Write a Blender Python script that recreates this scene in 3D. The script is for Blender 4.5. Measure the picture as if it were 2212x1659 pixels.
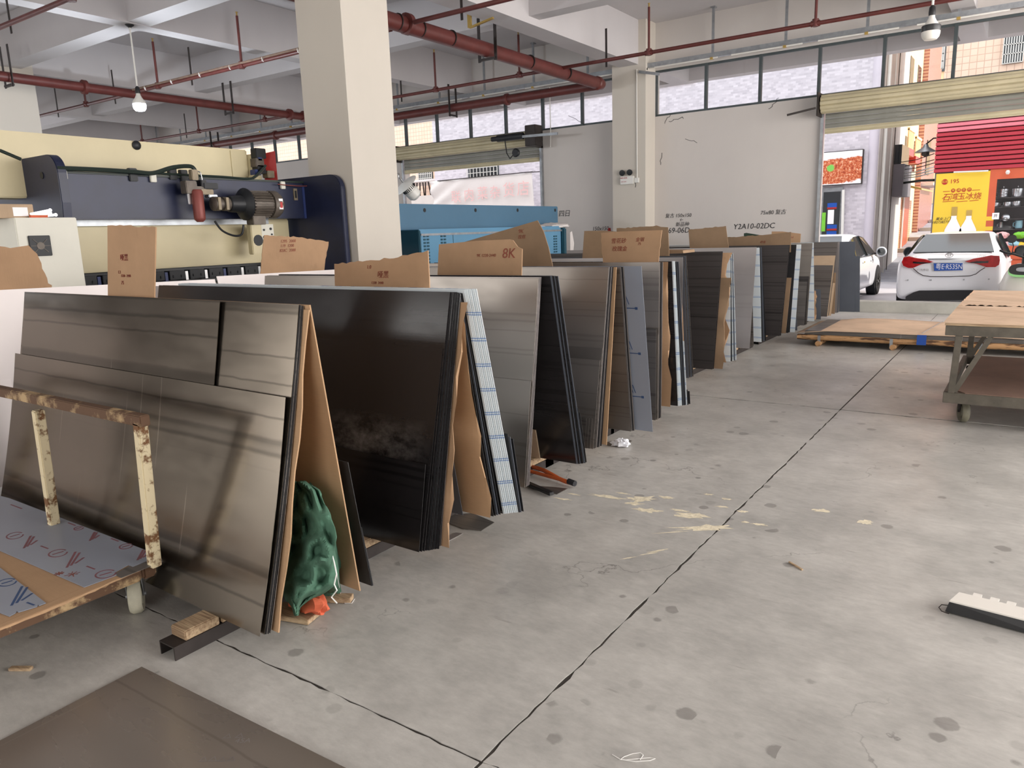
import bpy, bmesh, math, random
from mathutils import Vector as V, Matrix, noise
rnd = random.Random(7)
SC = bpy.context.scene; COL = SC.collection; D = bpy.data
pi = math.pi
for o in list(D.objects): D.objects.remove(o)

# ---------------- camera ----------------
F_PX, YAW, PITCH, ROLL, CAMH = 1617.19, 0.608611, 0.199490, 0.0335246, 1.55
fw = V((-math.sin(YAW)*math.cos(PITCH), math.cos(YAW)*math.cos(PITCH), -math.sin(PITCH)))
r0 = fw.cross(V((0,0,1))).normalized(); d0 = fw.cross(r0)
rt = math.cos(ROLL)*r0 + math.sin(ROLL)*d0; dn = -math.sin(ROLL)*r0 + math.cos(ROLL)*d0
CP = V((0,0,CAMH))
cam = D.objects.new('camera', D.cameras.new('camera')); COL.objects.link(cam)
cam.data.sensor_width = 36; cam.data.lens = F_PX/2212*36; cam.data.clip_end = 300
cam.matrix_world = Matrix(((rt.x,-dn.x,-fw.x,0),(rt.y,-dn.y,-fw.y,0),(rt.z,-dn.z,-fw.z,CAMH),(0,0,0,1)))
SC.camera = cam
def P(u, v, x=None, y=None, z=None):
    """the world point on a real plane that the photograph shows at pixel u, v"""
    d = rt*(u-1106) + dn*(v-829.5) + fw*F_PX
    t = x/d.x if x is not None else y/d.y if y is not None else (z-CAMH)/d.z
    return CP + d*t

# ---------------- world, sun, daylight, exposure ----------------
w = D.worlds.new('sky'); SC.world = w; w.use_nodes = True
nt = w.node_tree; bg = nt.nodes['Background']
sky = nt.nodes.new('ShaderNodeTexSky'); sky.sky_type = 'HOSEK_WILKIE'
sky.sun_direction = V((0.8,0.16,0.58)).normalized(); sky.turbidity = 6; sky.ground_albedo = .5
mx = nt.nodes.new('ShaderNodeMixRGB'); mx.inputs[0].default_value = .8; mx.inputs[2].default_value = (.98,.98,1,1)
nt.links.new(sky.outputs[0], mx.inputs[1]); nt.links.new(mx.outputs[0], bg.inputs[0]); bg.inputs[1].default_value = 1.6
def light(name, kind, loc, rot, energy, color=(1,1,1), size=None, size_y=None):
    l = D.lights.new(name, kind); l.energy = energy; l.color = color
    if kind == 'AREA': l.shape = 'RECTANGLE'; l.size = size; l.size_y = size_y
    o = D.objects.new(name, l); COL.objects.link(o); o.location = loc; o.rotation_euler = rot; return o
s = light('sun', 'SUN', (0,0,30), (0,0,0), 2.6, (1,.93,.82)); s.data.angle = math.radians(1.5)
s.rotation_euler = V((0.8,0.16,0.58)).to_track_quat('Z','Y').to_euler()
# daylight of the inferred right opening; rear and left fills added before solid walls
light('daylight_right_doors', 'AREA', (5.6,7.8,2.3), (0,math.radians(90),0), 800, (1,.97,.945), 4.2, 13)
for lx, lw in ((-11.5,4.0),(-6.2,2.2),(-2.6,.9),(1.6,4.0)): light('rear_fill', 'AREA', (lx,-6.6,2.3), (math.radians(90),0,0), 38*lw, (1,.98,.95), lw, 4.0)  # added rear fill, cut into upright strips that streak the leaning steel
light('left_fill', 'AREA', (-25.5,4,2.2), (0,math.radians(-90),0), 300, (.93,.95,1), 4.0, 14)  # added cool fill on the left, where no opening is built
SC.view_settings.view_transform = 'Standard'; SC.view_settings.look = 'None'
SC.view_settings.exposure = 0.85; SC.view_settings.gamma = 1; SC.view_settings.use_curve_mapping = False
SC.cycles.max_bounces = 10; SC.cycles.diffuse_bounces = 6; SC.cycles.glossy_bounces = 4
SC.cycles.transparent_max_bounces = 12; SC.cycles.use_denoising = True; SC.cycles.sample_clamp_indirect = 6

# ---------------- materials ----------------
def lin(c):
    return tuple(((x/255)/12.92 if x <= 10 else (((x/255)+.055)/1.055)**2.4) for x in c)
MATS = {}
class N:
    def __init__(s, name):
        s.m = D.materials.new(name); s.m.use_nodes = True; s.t = s.m.node_tree
        s.b = s.t.nodes['Principled BSDF']; s.tc = None
    def n(s, kind, **kw):
        nd = s.t.nodes.new('ShaderNode'+kind)
        for k, v in kw.items():
            if hasattr(nd, k): setattr(nd, k, v)
            else: nd.inputs[k.replace('_',' ')].default_value = v
        return nd
    def l(s, a, b): s.t.links.new(a, b)
    def coord(s, kind='Object', scale=(1,1,1), rot=(0,0,0)):
        tc = s.n('TexCoord'); mp = s.n('Mapping'); mp.inputs['Scale'].default_value = scale; mp.inputs['Rotation'].default_value = rot
        if kind == 'World':
            g = s.n('NewGeometry'); s.l(g.outputs['Position'], mp.inputs[0])
        else: s.l(tc.outputs[kind], mp.inputs[0])
        return mp.outputs[0]
    def noise(s, vec, scale=5, detail=4, rough=.55):
        nd = s.n('TexNoise'); nd.inputs['Scale'].default_value = scale; nd.inputs['Detail'].default_value = detail
        nd.inputs['Roughness'].default_value = rough; s.l(vec, nd.inputs['Vector']); return nd.outputs['Fac']
    def ramp(s, fac, stops):
        r = s.n('ValToRGB'); e = r.color_ramp.elements
        while len(e) < len(stops): e.new(.5)
        for i, (p, c) in enumerate(stops):
            e[i].position = p; e[i].color = (c,c,c,1) if isinstance(c, (int,float)) else (*c,1)
        s.l(fac, r.inputs[0]); return r.outputs[0]
    def mix(s, fac, a, b, mode='MIX'):
        m = s.n('MixRGB', blend_type=mode)
        for i, v in ((0,fac),(1,a),(2,b)):
            if isinstance(v, (int,float)): m.inputs[i].default_value = v if i == 0 else (v,v,v,1)
            elif isinstance(v, tuple): m.inputs[i].default_value = (*v[:3],1)
            else: s.l(v, m.inputs[i])
        return m.outputs[0]
    def math(s, op, a, b=0.0, clamp=False):
        m = s.n('Math', operation=op, use_clamp=clamp)
        for i, v in ((0,a),(1,b)):
            if isinstance(v, (int,float)): m.inputs[i].default_value = v
            else: s.l(v, m.inputs[i])
        return m.outputs[0]
    def bump(s, h, strength=.3, dist=.01):
        b = s.n('Bump'); b.inputs['Strength'].default_value = strength; b.inputs['Distance'].default_value = dist
        s.l(h, b.inputs['Height']); s.l(b.outputs[0], s.b.inputs['Normal'])
    def col(s, c):
        if isinstance(c, tuple): s.b.inputs['Base Color'].default_value = (*c,1)
        else: s.l(c, s.b.inputs['Base Color'])
def M(name, rgb, rough=.6, metal=0, var=.12, vs=4, bump=0, bs=40, emit=None, es=1, coord='Object', spec=.5):
    if name in MATS: return MATS[name]
    k = N(name); c = lin(rgb); v = k.coord(coord)
    if var:
        f = k.noise(v, vs, 5)
        k.col(k.mix(k.ramp(f, [(.3,0.),(.7,1.)]), tuple(x*(1-var) for x in c), tuple(min(1,x*(1+var)) for x in c)))
    else: k.col(c)
    k.b.inputs['Roughness'].default_value = rough; k.b.inputs['Metallic'].default_value = metal
    k.b.inputs['Specular IOR Level'].default_value = spec
    if bump: k.bump(k.noise(v, bs, 3), bump)
    if emit:
        k.b.inputs['Emission Color'].default_value = (*lin(emit),1); k.b.inputs['Emission Strength'].default_value = es
    MATS[name] = k.m; return k.m
def steel(name, rgb, rough=.3, metal=.85, band=.6, bandscale=5.0, scratch=.35, base_var=.12, spec=.5):
    k = N(name); c = lin(rgb)
    s_ = k.n('SeparateXYZ'); k.l(k.coord(), s_.inputs[0]); cb = k.n('CombineXYZ')
    k.l(k.math('ADD', s_.outputs[1], k.math('MULTIPLY', k.noise(k.coord(scale=(1,.2,0)), 1.8, 5, .6), .035)), cb.inputs[1])
    oi = k.n('ObjectInfo'); k.l(k.math('MULTIPLY', oi.outputs['Random'], 20.), cb.inputs[0])
    f = k.noise(cb.outputs[0], bandscale*2, 2, .5)
    line = k.ramp(f, [(.0,1.),(.475,1.),(.488,1-band),(.5,1-band),(.515,1.)])
    tone = k.ramp(k.noise(cb.outputs[0], 2.2, 1), [(.3,.86),(.7,1.1)])
    cloud = k.mix(1, tone, k.ramp(k.noise(k.coord(scale=(.7,1.2,1)), 1.3, 2), [(.3,1-base_var),(.7,1+base_var)]), 'MULTIPLY')
    sc = k.ramp(k.noise(k.coord(scale=(14,.35,1)), 2.2, 1, .3), [(.74,0.),(.77,scratch*.6)])
    col = k.mix(1, k.mix(1, c, line, 'MULTIPLY'), cloud, 'MULTIPLY')
    col = k.mix(sc, col, tuple(min(1,x*3+.12) for x in c))
    k.col(col); k.b.inputs['Metallic'].default_value = metal; k.b.inputs['Specular IOR Level'].default_value = spec
    r = k.ramp(k.noise(k.coord(scale=(.6,2,1)), 3, 4), [(.3,rough*.8),(.7,rough*1.25)])
    k.l(r, k.b.inputs['Roughness'])
    MATS[name] = k.m; return k.m
steel('steel_front', (126,117,106), .2, .92, .4, 2.1)
steel('steel_grey', (164,157,150), .32, .8, .16, 2.6)
steel('steel_pale', (162,156,154), .36, .6, .06, 2.0, .1)
steel('steel_dark', (124,119,115), .36, .7, .3, 5.0)
steel('floor_steel', (146,137,128), .26, .6, .2, 2.0, .1)
steel('black_film', (36,34,35), .2, 0, .45, 6.0, .22, .2)
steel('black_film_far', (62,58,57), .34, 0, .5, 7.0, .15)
k = N('black_film_dusty'); v = k.coord(); s_ = k.n('SeparateXYZ'); k.l(v, s_.inputs[0])
bx_ = k.math('MULTIPLY', k.ramp(k.math('ABSOLUTE', k.math('SUBTRACT', s_.outputs[0], .42)), [(.12,1.),(.42,0.)]), k.ramp(k.math('ABSOLUTE', k.math('SUBTRACT', s_.outputs[1], .47)), [(.03,1.),(.15,0.)]))
dust = k.math('MULTIPLY', bx_, k.ramp(k.noise(k.coord(scale=(1,1.4,1)), 7, 8, .7), [(.42,0.),(.66,.5)]))
k.col(k.mix(dust, lin((34,32,33)), lin((150,146,142)))); k.b.inputs['Roughness'].default_value = .24; k.b.inputs['Specular IOR Level'].default_value = .5; MATS['black_film_dusty'] = k.m
M('edge_black', (34,34,36), .4, 0, .3, 8); M('slate_film', (86,91,100), .4, 0, .1, 3)
M('blue_grey_film', (140,146,158), .38, .1, .06, 2); M('white_film_long', (232,224,222), .35, .1, .04, 1.2)
k = N('white_film_printed'); c = k.coord(); sx = k.n('SeparateXYZ'); k.l(c, sx.inputs[0])
fr = k.math('FRACT', k.math('MULTIPLY', k.math('ADD', sx.outputs[1], k.math('MULTIPLY', k.noise(c, 9, 2), .012)), 1/.131))
a_ = k.math('LESS_THAN', k.math('ABSOLUTE', k.math('SUBTRACT', fr, .44)), .022)
b_ = k.math('LESS_THAN', k.math('ABSOLUTE', k.math('SUBTRACT', fr, .53)), .022)
k.col(k.mix(k.math('MULTIPLY', k.math('MAXIMUM', a_, b_), .8), lin((214,222,226)), lin((88,130,186)))); k.b.inputs['Roughness'].default_value = .4
MATS['white_film_printed'] = k.m
def cardmat(name, rgb):
    k = N(name); c = lin(rgb); v = k.coord()
    f = k.ramp(k.noise(v, 2.5, 6), [(.3,.84),(.7,1.1)]); g = k.ramp(k.noise(k.coord(scale=(3,60,3)), 4, 2), [(.3,.97),(.7,1.03)])
    st = k.ramp(k.noise(v, 7, 4), [(.62,1.),(.75,.86)])
    k.col(k.mix(1, k.mix(1, k.mix(1, c, f, 'MULTIPLY'), g, 'MULTIPLY'), st, 'MULTIPLY')); k.b.inputs['Roughness'].default_value = .85
    k.b.inputs['Specular IOR Level'].default_value = .2
    k.bump(k.noise(v, 14, 4), .25, .004); MATS[name] = k.m
cardmat('cardboard', (170,138,108)); cardmat('cardboard_pale', (184,160,134)); cardmat('cardboard_dim', (142,118,94))
cardmat('cardboard_board', (174,142,110)); cardmat('board_top', (212,184,158)); cardmat('hardboard_shelf', (128,104,92))
k = N('wood'); v = k.coord(scale=(1,12,12)); k.col(k.mix(k.ramp(k.noise(v, 6, 5), [(.35,0.),(.65,1.)]), lin((138,112,86)), lin((186,162,130)))); k.b.inputs['Roughness'].default_value = .7; k.bump(k.noise(v, 8, 3), .3); MATS['wood'] = k.m
k = N('bark_wood'); v = k.coord(scale=(1.5,8,8)); k.col(k.mix(k.ramp(k.noise(v, 3, 6), [(.42,0.),(.5,1.)]), lin((88,62,44)), lin((190,148,104)))); k.b.inputs['Roughness'].default_value = .8; k.bump(k.noise(v, 6, 3), .5); MATS['bark_wood'] = k.m
# painted walls and ceiling
def paint(name, rgb, warm=(1,1,1), stain=.05):
    k = N(name); v = k.coord('World'); c = lin(rgb)
    f = k.ramp(k.noise(v, .9, 6), [(.3,1-stain),(.7,1.)]); g = k.ramp(k.noise(k.coord('World', (1,1,.25)), 2.3, 5), [(.3,1.),(.72,1-stain*.7)])
    k.col(k.mix(1, k.mix(1, c, f, 'MULTIPLY'), g, 'MULTIPLY')); k.b.inputs['Roughness'].default_value = .75
    k.bump(k.noise(v, 30, 4), .08, .004); MATS[name] = k.m
paint('wall_paint', (206,200,195)); paint('ceiling_paint', (196,192,193)); paint('column_paint', (206,199,188), stain=.04)
# concrete floor
k = N('concrete'); v = k.coord('World')
c1 = k.ramp(k.noise(v, .55, 6, .6), [(.3,lin((166,164,159))),(.7,lin((202,199,193)))])
c2 = k.ramp(k.noise(v, 3.2, 8, .65), [(.32,.80),(.68,1.08)])
c3 = k.ramp(k.noise(k.coord('World', (1,2.2,1), (0,0,.5)), 14, 6, .7), [(.3,.85),(.7,1.06)])
vo = k.n('TexVoronoi'); vo.inputs['Scale'].default_value = 10; k.l(v, vo.inputs['Vector'])
pick = k.math('GREATER_THAN', k.noise(v, 1.6, 2), .46)
vc = k.n('SeparateXYZ'); k.l(vo.outputs['Color'], vc.inputs[0])
sd_ = k.math('SUBTRACT', k.math('MULTIPLY', k.math('POWER', vc.outputs[0], 2.), .40), k.math('ADD', vo.outputs['Distance'], k.math('MULTIPLY', k.noise(v, 28, 6, .7), .22)))
spot = k.math('MULTIPLY', k.math('MULTIPLY', k.ramp(k.math('ADD', sd_, .12), [(.0,0.),(.07,1.)]), k.math('GREATER_THAN', vc.outputs[1], .35)), k.math('ADD', .35, vc.outputs[2]))
spot = k.math('MULTIPLY', k.math('MULTIPLY', spot, pick), .42)
vd = k.n('TexVoronoi', feature='DISTANCE_TO_EDGE'); vd.inputs['Scale'].default_value = .75
dv = k.n('VectorMath', operation='ADD'); nz = k.n('TexNoise'); nz.inputs['Scale'].default_value = 2.2; nz.inputs['Detail'].default_value = 6; k.l(v, nz.inputs['Vector'])
k.l(v, dv.inputs[0]); k.l(nz.outputs['Color'], dv.inputs[1]); k.l(dv.outputs[0], vd.inputs['Vector'])
crack = k.math('MULTIPLY', k.ramp(vd.outputs['Distance'], [(.0,1.),(.004,0.)]), k.ramp(k.noise(v, .8, 3), [(.5,0.),(.56,.6)]))
scr = k.ramp(k.noise(k.coord('World', (.7,16,1), (0,0,.9)), 3.5, 4, .6), [(.69,0.),(.72,.16)])
scd = k.ramp(k.noise(k.coord('World', (1.2,9,1), (0,0,-.6)), 2.2, 5, .65), [(.28,.42),(.34,0.)])
col = k.mix(1, k.mix(1, c1, c2, 'MULTIPLY'), c3, 'MULTIPLY')
col = k.mix(spot, col, lin((104,100,96))); col = k.mix(crack, col, lin((82,78,74))); col = k.mix(scr, col, lin((214,210,202))); col = k.mix(scd, col, lin((118,112,106)))
k.col(col); k.l(k.ramp(k.noise(v, 1.7, 7, .65), [(.3,.27),(.7,.5)]), k.b.inputs['Roughness'])
k.b.inputs['Specular IOR Level'].default_value = .55
k.bump(k.noise(k.coord('World', (1,1.8,1)), 16, 8, .65), .22, .006); MATS['concrete'] = k.m
M('joint_dirt', (60,55,50), .95, 0, .35, 30); M('kerb_concrete', (170,168,160), .8, 0, .15, 3, .3, 30)
M('asphalt', (176,173,177), .8, 0, .1, 1.5, .2, 60); M('paint_splash', (222,212,186), .7, 0, .2, 30, .3, 60)
# metals and paints
M('red_pipe', (92,42,38), .45, 0, .2, 5, .1, 20); M('pipe_dust', (120,98,84), .9, 0, .2, 9)
M('galvanised', (158,162,166), .38, .7, .15, 12); M('dark_iron', (52,46,44), .55, .4, .25, 9)
M('window_frame', (74,82,84), .5, .3, .15, 6); M('white_plastic', (222,220,214), .4, 0, .04); M('black_plastic', (28,28,30), .4, 0, .1)
M('shutter_cream', (186,176,146), .5, .05, .12, 2.5, coord='World'); M('shutter_grey', (132,132,124), .55, .1, .1, 3)
M('brake_blue', (25,32,60), .42, 0, .3, 2.2, .05, 10); M('brake_blue_edge', (44,58,108), .4, 0, .1); M('brake_cream', (204,192,156), .45, 0, .1, 1.2)
M('cabinet_white', (214,212,200), .5, 0, .06, 2); M('shear_blue', (74,112,138), .4, 0, .06, 1.5); M('shear_light', (92,142,174), .4, 0, .05, 1.5); M('shear_dark', (24,72,88), .5, 0, .1)
M('motor_grey', (96,88,80), .5, .3, .3, 14); M('motor_black', (26,28,32), .5, .1, .2, 8); M('hose', (24,38,32), .45, 0, .1); M('pump_brown', (128,66,60), .5, .2, .1)
M('machine_red', (168,36,30), .45, 0, .08); M('brass', (190,160,90), .4, .6, .1); M('bright_steel', (190,190,190), .28, .9, .1)
M('tarp_green', (76,110,92), .85, 0, .2, 5, .3, 60, spec=.2); M('orange_cloth', (204,98,66), .8, 0, .12); M('cord_white', (228,226,222), .8, 0, .05)
M('ink_red', (128,62,44), .7, 0, .2, 20); M('ink_black', (40,38,40), .6, 0, 0); M('ink_blue', (44,70,110), .6, 0, .15); M('ink_purple', (120,74,80), .6, 0, .2, 10); M('ink_pink', (222,180,178), .6, 0, .1, 3)
M('tool_red', (176,34,32), .5, 0, .05); M('tool_orange', (168,78,36), .45, 0, .25, 12); M('green_board', (40,62,48), .6)
k = N('rusty_cream'); v = k.coord(); f = k.ramp(k.noise(v, 11, 8, .65), [(.42,0.),(.48,1.)])
k.col(k.mix(f, lin((112,76,44)), lin((212,198,164)))); k.b.inputs['Roughness'].default_value = .7; k.bump(f, .4, .004); MATS['rusty_cream'] = k.m
k = N('rusty_brown'); v = k.coord(); f = k.ramp(k.noise(v, 9, 8, .65), [(.5,0.),(.62,1.)])
k.col(k.mix(f, lin((92,66,46)), lin((176,150,112)))); k.b.inputs['Roughness'].default_value = .75; k.bump(f, .4, .004); MATS['rusty_brown'] = k.m
M('table_steel', (90,84,74), .6, .2, .25, 10, .2, 30); M('caster', (196,192,172), .6, 0, .2, 14); M('glass_dark', (40,46,50), .08, 0, 0, spec=.8)
M('car_white', (226,228,234), .18, 0, 0, spec=.6); M('tyre', (34,33,34), .8, 0, .1); M('tail_red', (160,22,26), .15, 0, .3, 12); M('plate_blue', (24,78,168), .4, 0, 0); M('rubber', (30,30,34), .7)
M('chrome', (220,222,226), .1, 1, 0)
# glass panes: mostly see-through with a real surface reflection
k = N('window_glass'); tr = k.n('BsdfTransparent'); gl = k.n('BsdfGlossy'); gl.inputs['Roughness'].default_value = .03
ms = k.n('MixShader'); fr = k.n('LayerWeight'); fr.inputs[0].default_value = .5; k.l(k.math('ADD', k.math('MULTIPLY', k.math('POWER', fr.outputs['Facing'], 5.), .6), .03), ms.inputs[0]); k.l(tr.outputs[0], ms.inputs[1]); k.l(gl.outputs[0], ms.inputs[2])
tr.inputs[0].default_value = (.96,.97,.97,1); k.l(ms.outputs[0], k.t.nodes['Material Output'].inputs[0]); MATS['window_glass'] = k.m
def tiles(name, c1, c2, mortar, scale, bw=.5, rh=.25, ms=.02, offset=.5, plane='xz', rough=.35):
    k = N(name); v = k.coord('World', rot=(0,0,0)); s = k.n('SeparateXYZ'); k.l(v, s.inputs[0]); cb = k.n('CombineXYZ')
    k.l(s.outputs[0 if plane[0] == 'x' else 1], cb.inputs[0]); k.l(s.outputs[2], cb.inputs[1])
    b = k.n('TexBrick', offset=offset); b.inputs['Scale'].default_value = scale; b.inputs['Color1'].default_value = (*lin(c1),1); b.inputs['Color2'].default_value = (*lin(c2),1)
    b.inputs['Mortar'].default_value = (*lin(mortar),1); b.inputs['Mortar Size'].default_value = ms; b.inputs['Brick Width'].default_value = bw; b.inputs['Row Height'].default_value = rh
    k.l(cb.outputs[0], b.inputs['Vector']); k.col(b.outputs['Color']); k.b.inputs['Roughness'].default_value = rough; k.bump(b.outputs['Fac'], -.3, .01); MATS[name] = k.m
tiles('grey_tiles', (184,178,186), (210,204,211), (198,192,199), 4.2, .6, .26, .012, .5)
tiles('grey_tiles_side', (158,153,160), (186,181,188), (172,167,173), 4.2, .6, .26, .012, .5, 'yz')
tiles('peach_tiles', (232,200,176), (238,208,186), (206,170,148), 3.0, .5, .5, .03, 0); tiles('red_brown_tiles', (140,84,78), (158,98,88), (190,150,130), 4.0, .5, .25, .02, .5, 'yz')
tiles('orange_tiles', (198,118,76), (214,136,92), (226,180,140), 4.0, .3, .3, .04, 0, 'yz')
M('plaster', (204,196,190), .8, 0, .08, 2); M('cream_wall', (236,206,160), .8, 0, .06, 2); M('slate_wall', (118,112,116), .8, 0, .06, 2)
M('poster_yellow', (232,196,58), .5, 0, .03, 2); M('poster_white', (240,238,240), .5, 0, 0); M('slat_red', (172,46,60), .5, 0, .04, 3); M('slat_red_lit', (210,118,130), .5, 0, .04, 3)
M('shop_orange', (200,92,58), .5, 0, .05); M('shelf_dark', (66,60,62), .6, 0, .1); M('pot_steel', (196,196,200), .2, .85, .05); M('mug_blue', (158,204,220), .3, 0, 0)
M('scooter_white', (226,222,214), .25, 0, 0); M('scooter_green', (150,220,140), .3, 0, 0); M('banner_white', (216,210,207), .7, 0, .03, 2); M('alley_stone', (150,150,158), .8, 0, .15, 3); M('plaster_pale', (200,193,203), .6, 0, .04, 2); M('dull_tan', (132,120,100), .5, .3, .15, 10)
M('lime', (120,200,60), .5); M('bag_pink', (230,180,180), .5, 0, .2, 20); M('bag_grey', (150,150,140), .6, 0, .4, 20)

# ---------------- mesh helpers ----------------
WM = {}
def emptyo(name, loc, rz=0):
    o = D.objects.new(name, None); COL.objects.link(o); o.empty_display_size = .1
    m = Matrix.Translation(V(loc)) @ Matrix.Rotation(rz, 4, 'Z'); o.matrix_basis = m; WM[o.name] = m; return o
def place(o, Mw, parent=None):
    WM[o.name] = Mw
    if parent is not None:
        o.parent = parent; o.matrix_parent_inverse = Matrix.Identity(4); o.matrix_basis = WM[parent.name].inverted() @ Mw
    else: o.matrix_basis = Mw
def tag(o, label=None, cat=None, group=None, kind=None):
    for k_, v_ in (('label',label),('category',cat),('group',group),('kind',kind)):
        if v_: o[k_] = v_
    return o
def thing(name, label, cat, loc, group=None, rz=0): return tag(emptyo(name, loc, rz), label, cat, group)
def frame(ax):
    z = V(ax).normalized(); h = V((0,0,1)) if abs(z.z) < .9 else V((1,0,0))
    x = h.cross(z).normalized(); y = z.cross(x); return x, y, z
class MB:
    def __init__(s): s.v = []; s.f = []; s.mi = []; s.cur = 0
    def add(s, vs, fs):
        n = len(s.v); s.v += [V(p) for p in vs]
        for f in fs: s.f.append([i+n for i in f]); s.mi.append(s.cur)
        return s
    def box(s, x0, x1, y0, y1, z0, z1):
        return s.add([(x,y,z) for z in (z0,z1) for y in (y0,y1) for x in (x0,x1)], [(0,2,3,1),(4,5,7,6),(0,1,5,4),(2,6,7,3),(0,4,6,2),(1,3,7,5)])
    def cbox(s, c, sz, rot=None):
        c = V(c); h = V(sz)/2; R = rot or Matrix.Identity(3)
        return s.add([c + R @ V((x*h.x,y*h.y,z*h.z)) for z in (-1,1) for y in (-1,1) for x in (-1,1)], [(0,2,3,1),(4,5,7,6),(0,1,5,4),(2,6,7,3),(0,4,6,2),(1,3,7,5)])
    def bar(s, p0, p1, w, h, up=(0,0,1)):
        p0 = V(p0); p1 = V(p1); d = (p1-p0).normalized(); sx = d.cross(V(up)).normalized(); u = sx.cross(d)
        vs = [p + sx*a*w/2 + u*b*h/2 for p in (p0,p1) for a, b in ((-1,-1),(1,-1),(1,1),(-1,1))]
        return s.add(vs, [(0,1,2,3),(4,7,6,5),(0,4,5,1),(1,5,6,2),(2,6,7,3),(3,7,4,0)])
    def cyl(s, p0, p1, r, n=16, r2=None, caps=True):
        p0 = V(p0); p1 = V(p1); x, y, z = frame(p1-p0); r2 = r if r2 is None else r2
        vs = [p + (x*math.cos(2*pi*i/n) + y*math.sin(2*pi*i/n))*q for p, q in ((p0,r),(p1,r2)) for i in range(n)]
        fs = [(i,(i+1)%n,n+(i+1)%n,n+i) for i in range(n)]
        if caps: fs += [tuple(range(n))[::-1], tuple(range(n,2*n))]
        return s.add(vs, fs)
    def lathe(s, p0, axis, prof, n=20):
        x, y, z = frame(axis); p0 = V(p0); k_ = len(prof)
        vs = [p0 + z*h + (x*math.cos(2*pi*i/n) + y*math.sin(2*pi*i/n))*max(r,1e-4) for r, h in prof for i in range(n)]
        fs = [(j*n+i, j*n+(i+1)%n, (j+1)*n+(i+1)%n, (j+1)*n+i) for j in range(k_-1) for i in range(n)]
        fs += [tuple(range(n))[::-1], tuple(range((k_-1)*n, k_*n))]
        return s.add(vs, fs)
    def tube(s, pts, r, n=8, taper=1):
        pts = [V(p) for p in pts]; vs = []; up = None
        for i, p in enumerate(pts):
            d = (pts[min(i+1,len(pts)-1)] - pts[max(i-1,0)]).normalized()
            x, y, z = frame(d)
            if up is not None:
                x = (up - d*up.dot(d)).normalized(); y = d.cross(x)
            up = x; q = r*(1 + (taper-1)*i/max(1,len(pts)-1))
            vs += [p + (x*math.cos(2*pi*j/n) + y*math.sin(2*pi*j/n))*q for j in range(n)]
        fs = [(i*n+j, i*n+(j+1)%n, (i+1)*n+(j+1)%n, (i+1)*n+j) for i in range(len(pts)-1) for j in range(n)]
        return s.add(vs, fs + [tuple(range(n))[::-1], tuple(range((len(pts)-1)*n, len(pts)*n))])
    def prism(s, poly, off):
        n = len(poly); off = V(off); vs = [V(p) for p in poly] + [V(p)+off for p in poly]
        return s.add(vs, [tuple(range(n)), tuple(range(2*n-1,n-1,-1))] + [(i,n+i,n+(i+1)%n,(i+1)%n) for i in range(n)])
    def build(s, name, m, parent=None, smooth=False, origin=None, bevel=0):
        me = D.meshes.new(name)
        lo = V((min(p.x for p in s.v), min(p.y for p in s.v), min(p.z for p in s.v))); hi = V((max(p.x for p in s.v), max(p.y for p in s.v), max(p.z for p in s.v)))
        o_ = V(origin) if origin else V(((lo.x+hi.x)/2, (lo.y+hi.y)/2, lo.z))
        me.from_pydata([p-o_ for p in s.v], [], s.f)
        for q in (m if isinstance(m, (list,tuple)) else [m]): me.materials.append(MATS[q] if isinstance(q, str) else q)
        bm = bmesh.new(); bm.from_mesh(me)
        for f, i in zip(bm.faces, s.mi): f.material_index = i; f.smooth = smooth
        bmesh.ops.recalc_face_normals(bm, faces=bm.faces)
        if bevel: bmesh.ops.bevel(bm, geom=[e for e in bm.edges if e.calc_face_angle(0) > .6], offset=bevel, segments=2, affect='EDGES')
        bm.to_mesh(me); bm.free(); me.update()
        if smooth:
            try: me.set_sharp_from_angle(angle=.7)
            except Exception: pass
        o = D.objects.new(name, me); COL.objects.link(o); place(o, Matrix.Translation(o_), parent); return o
def bx(name, m, parent, x0, x1, y0, y1, z0, z1, bevel=0): return MB().box(x0,x1,y0,y1,z0,z1).build(name, m, parent, bevel=bevel)
def torn(pts, sides, amp=.004, step=.02):
    """pts 3-D outline; edges listed in sides get a ragged line"""
    out = []
    for i, p in enumerate(pts):
        q = V(pts[(i+1) % len(pts)]); p = V(p); out.append(p)
        if i in sides:
            d = q-p; n = max(2, int(d.length/step)); nrm = V((-d.z, 0, d.x)).normalized() if abs(d.y) < abs(d.x)+1e-6 else V((0,-d.z,d.y)).normalized()
            for j in range(1, n): out.append(p + d*(j/n) + nrm*(rnd.uniform(-amp,amp)))
    return out
def text(s, loc, size, rot, m, parent, name='lettering', align='CENTER', shear=0, ext=.0008, sx=1.0):
    cu = D.curves.new('t', 'FONT'); cu.body = s; cu.size = size; cu.align_x = align; cu.align_y = 'CENTER'; cu.shear = shear; cu.extrude = ext; cu.resolution_u = 3
    t = D.objects.new('t', cu); COL.objects.link(t)
    dg = bpy.context.evaluated_depsgraph_get(); dg.update(); me = D.meshes.new_from_object(t.evaluated_get(dg)); D.objects.remove(t)
    me.materials.clear(); me.materials.append(MATS[m]); o = D.objects.new(name, me); COL.objects.link(o)
    place(o, Matrix.Translation(V(loc)) @ rot.to_4x4() @ Matrix.Diagonal((sx,1,1,1)), parent); return o
from mathutils import Euler
R_Y = Euler((pi/2,0,0)).to_matrix()          # writing that faces -Y
R_X = Euler((pi/2,0,pi/2)).to_matrix()       # writing that faces +X
def struct(o): o['kind'] = 'structure'; return o
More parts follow.
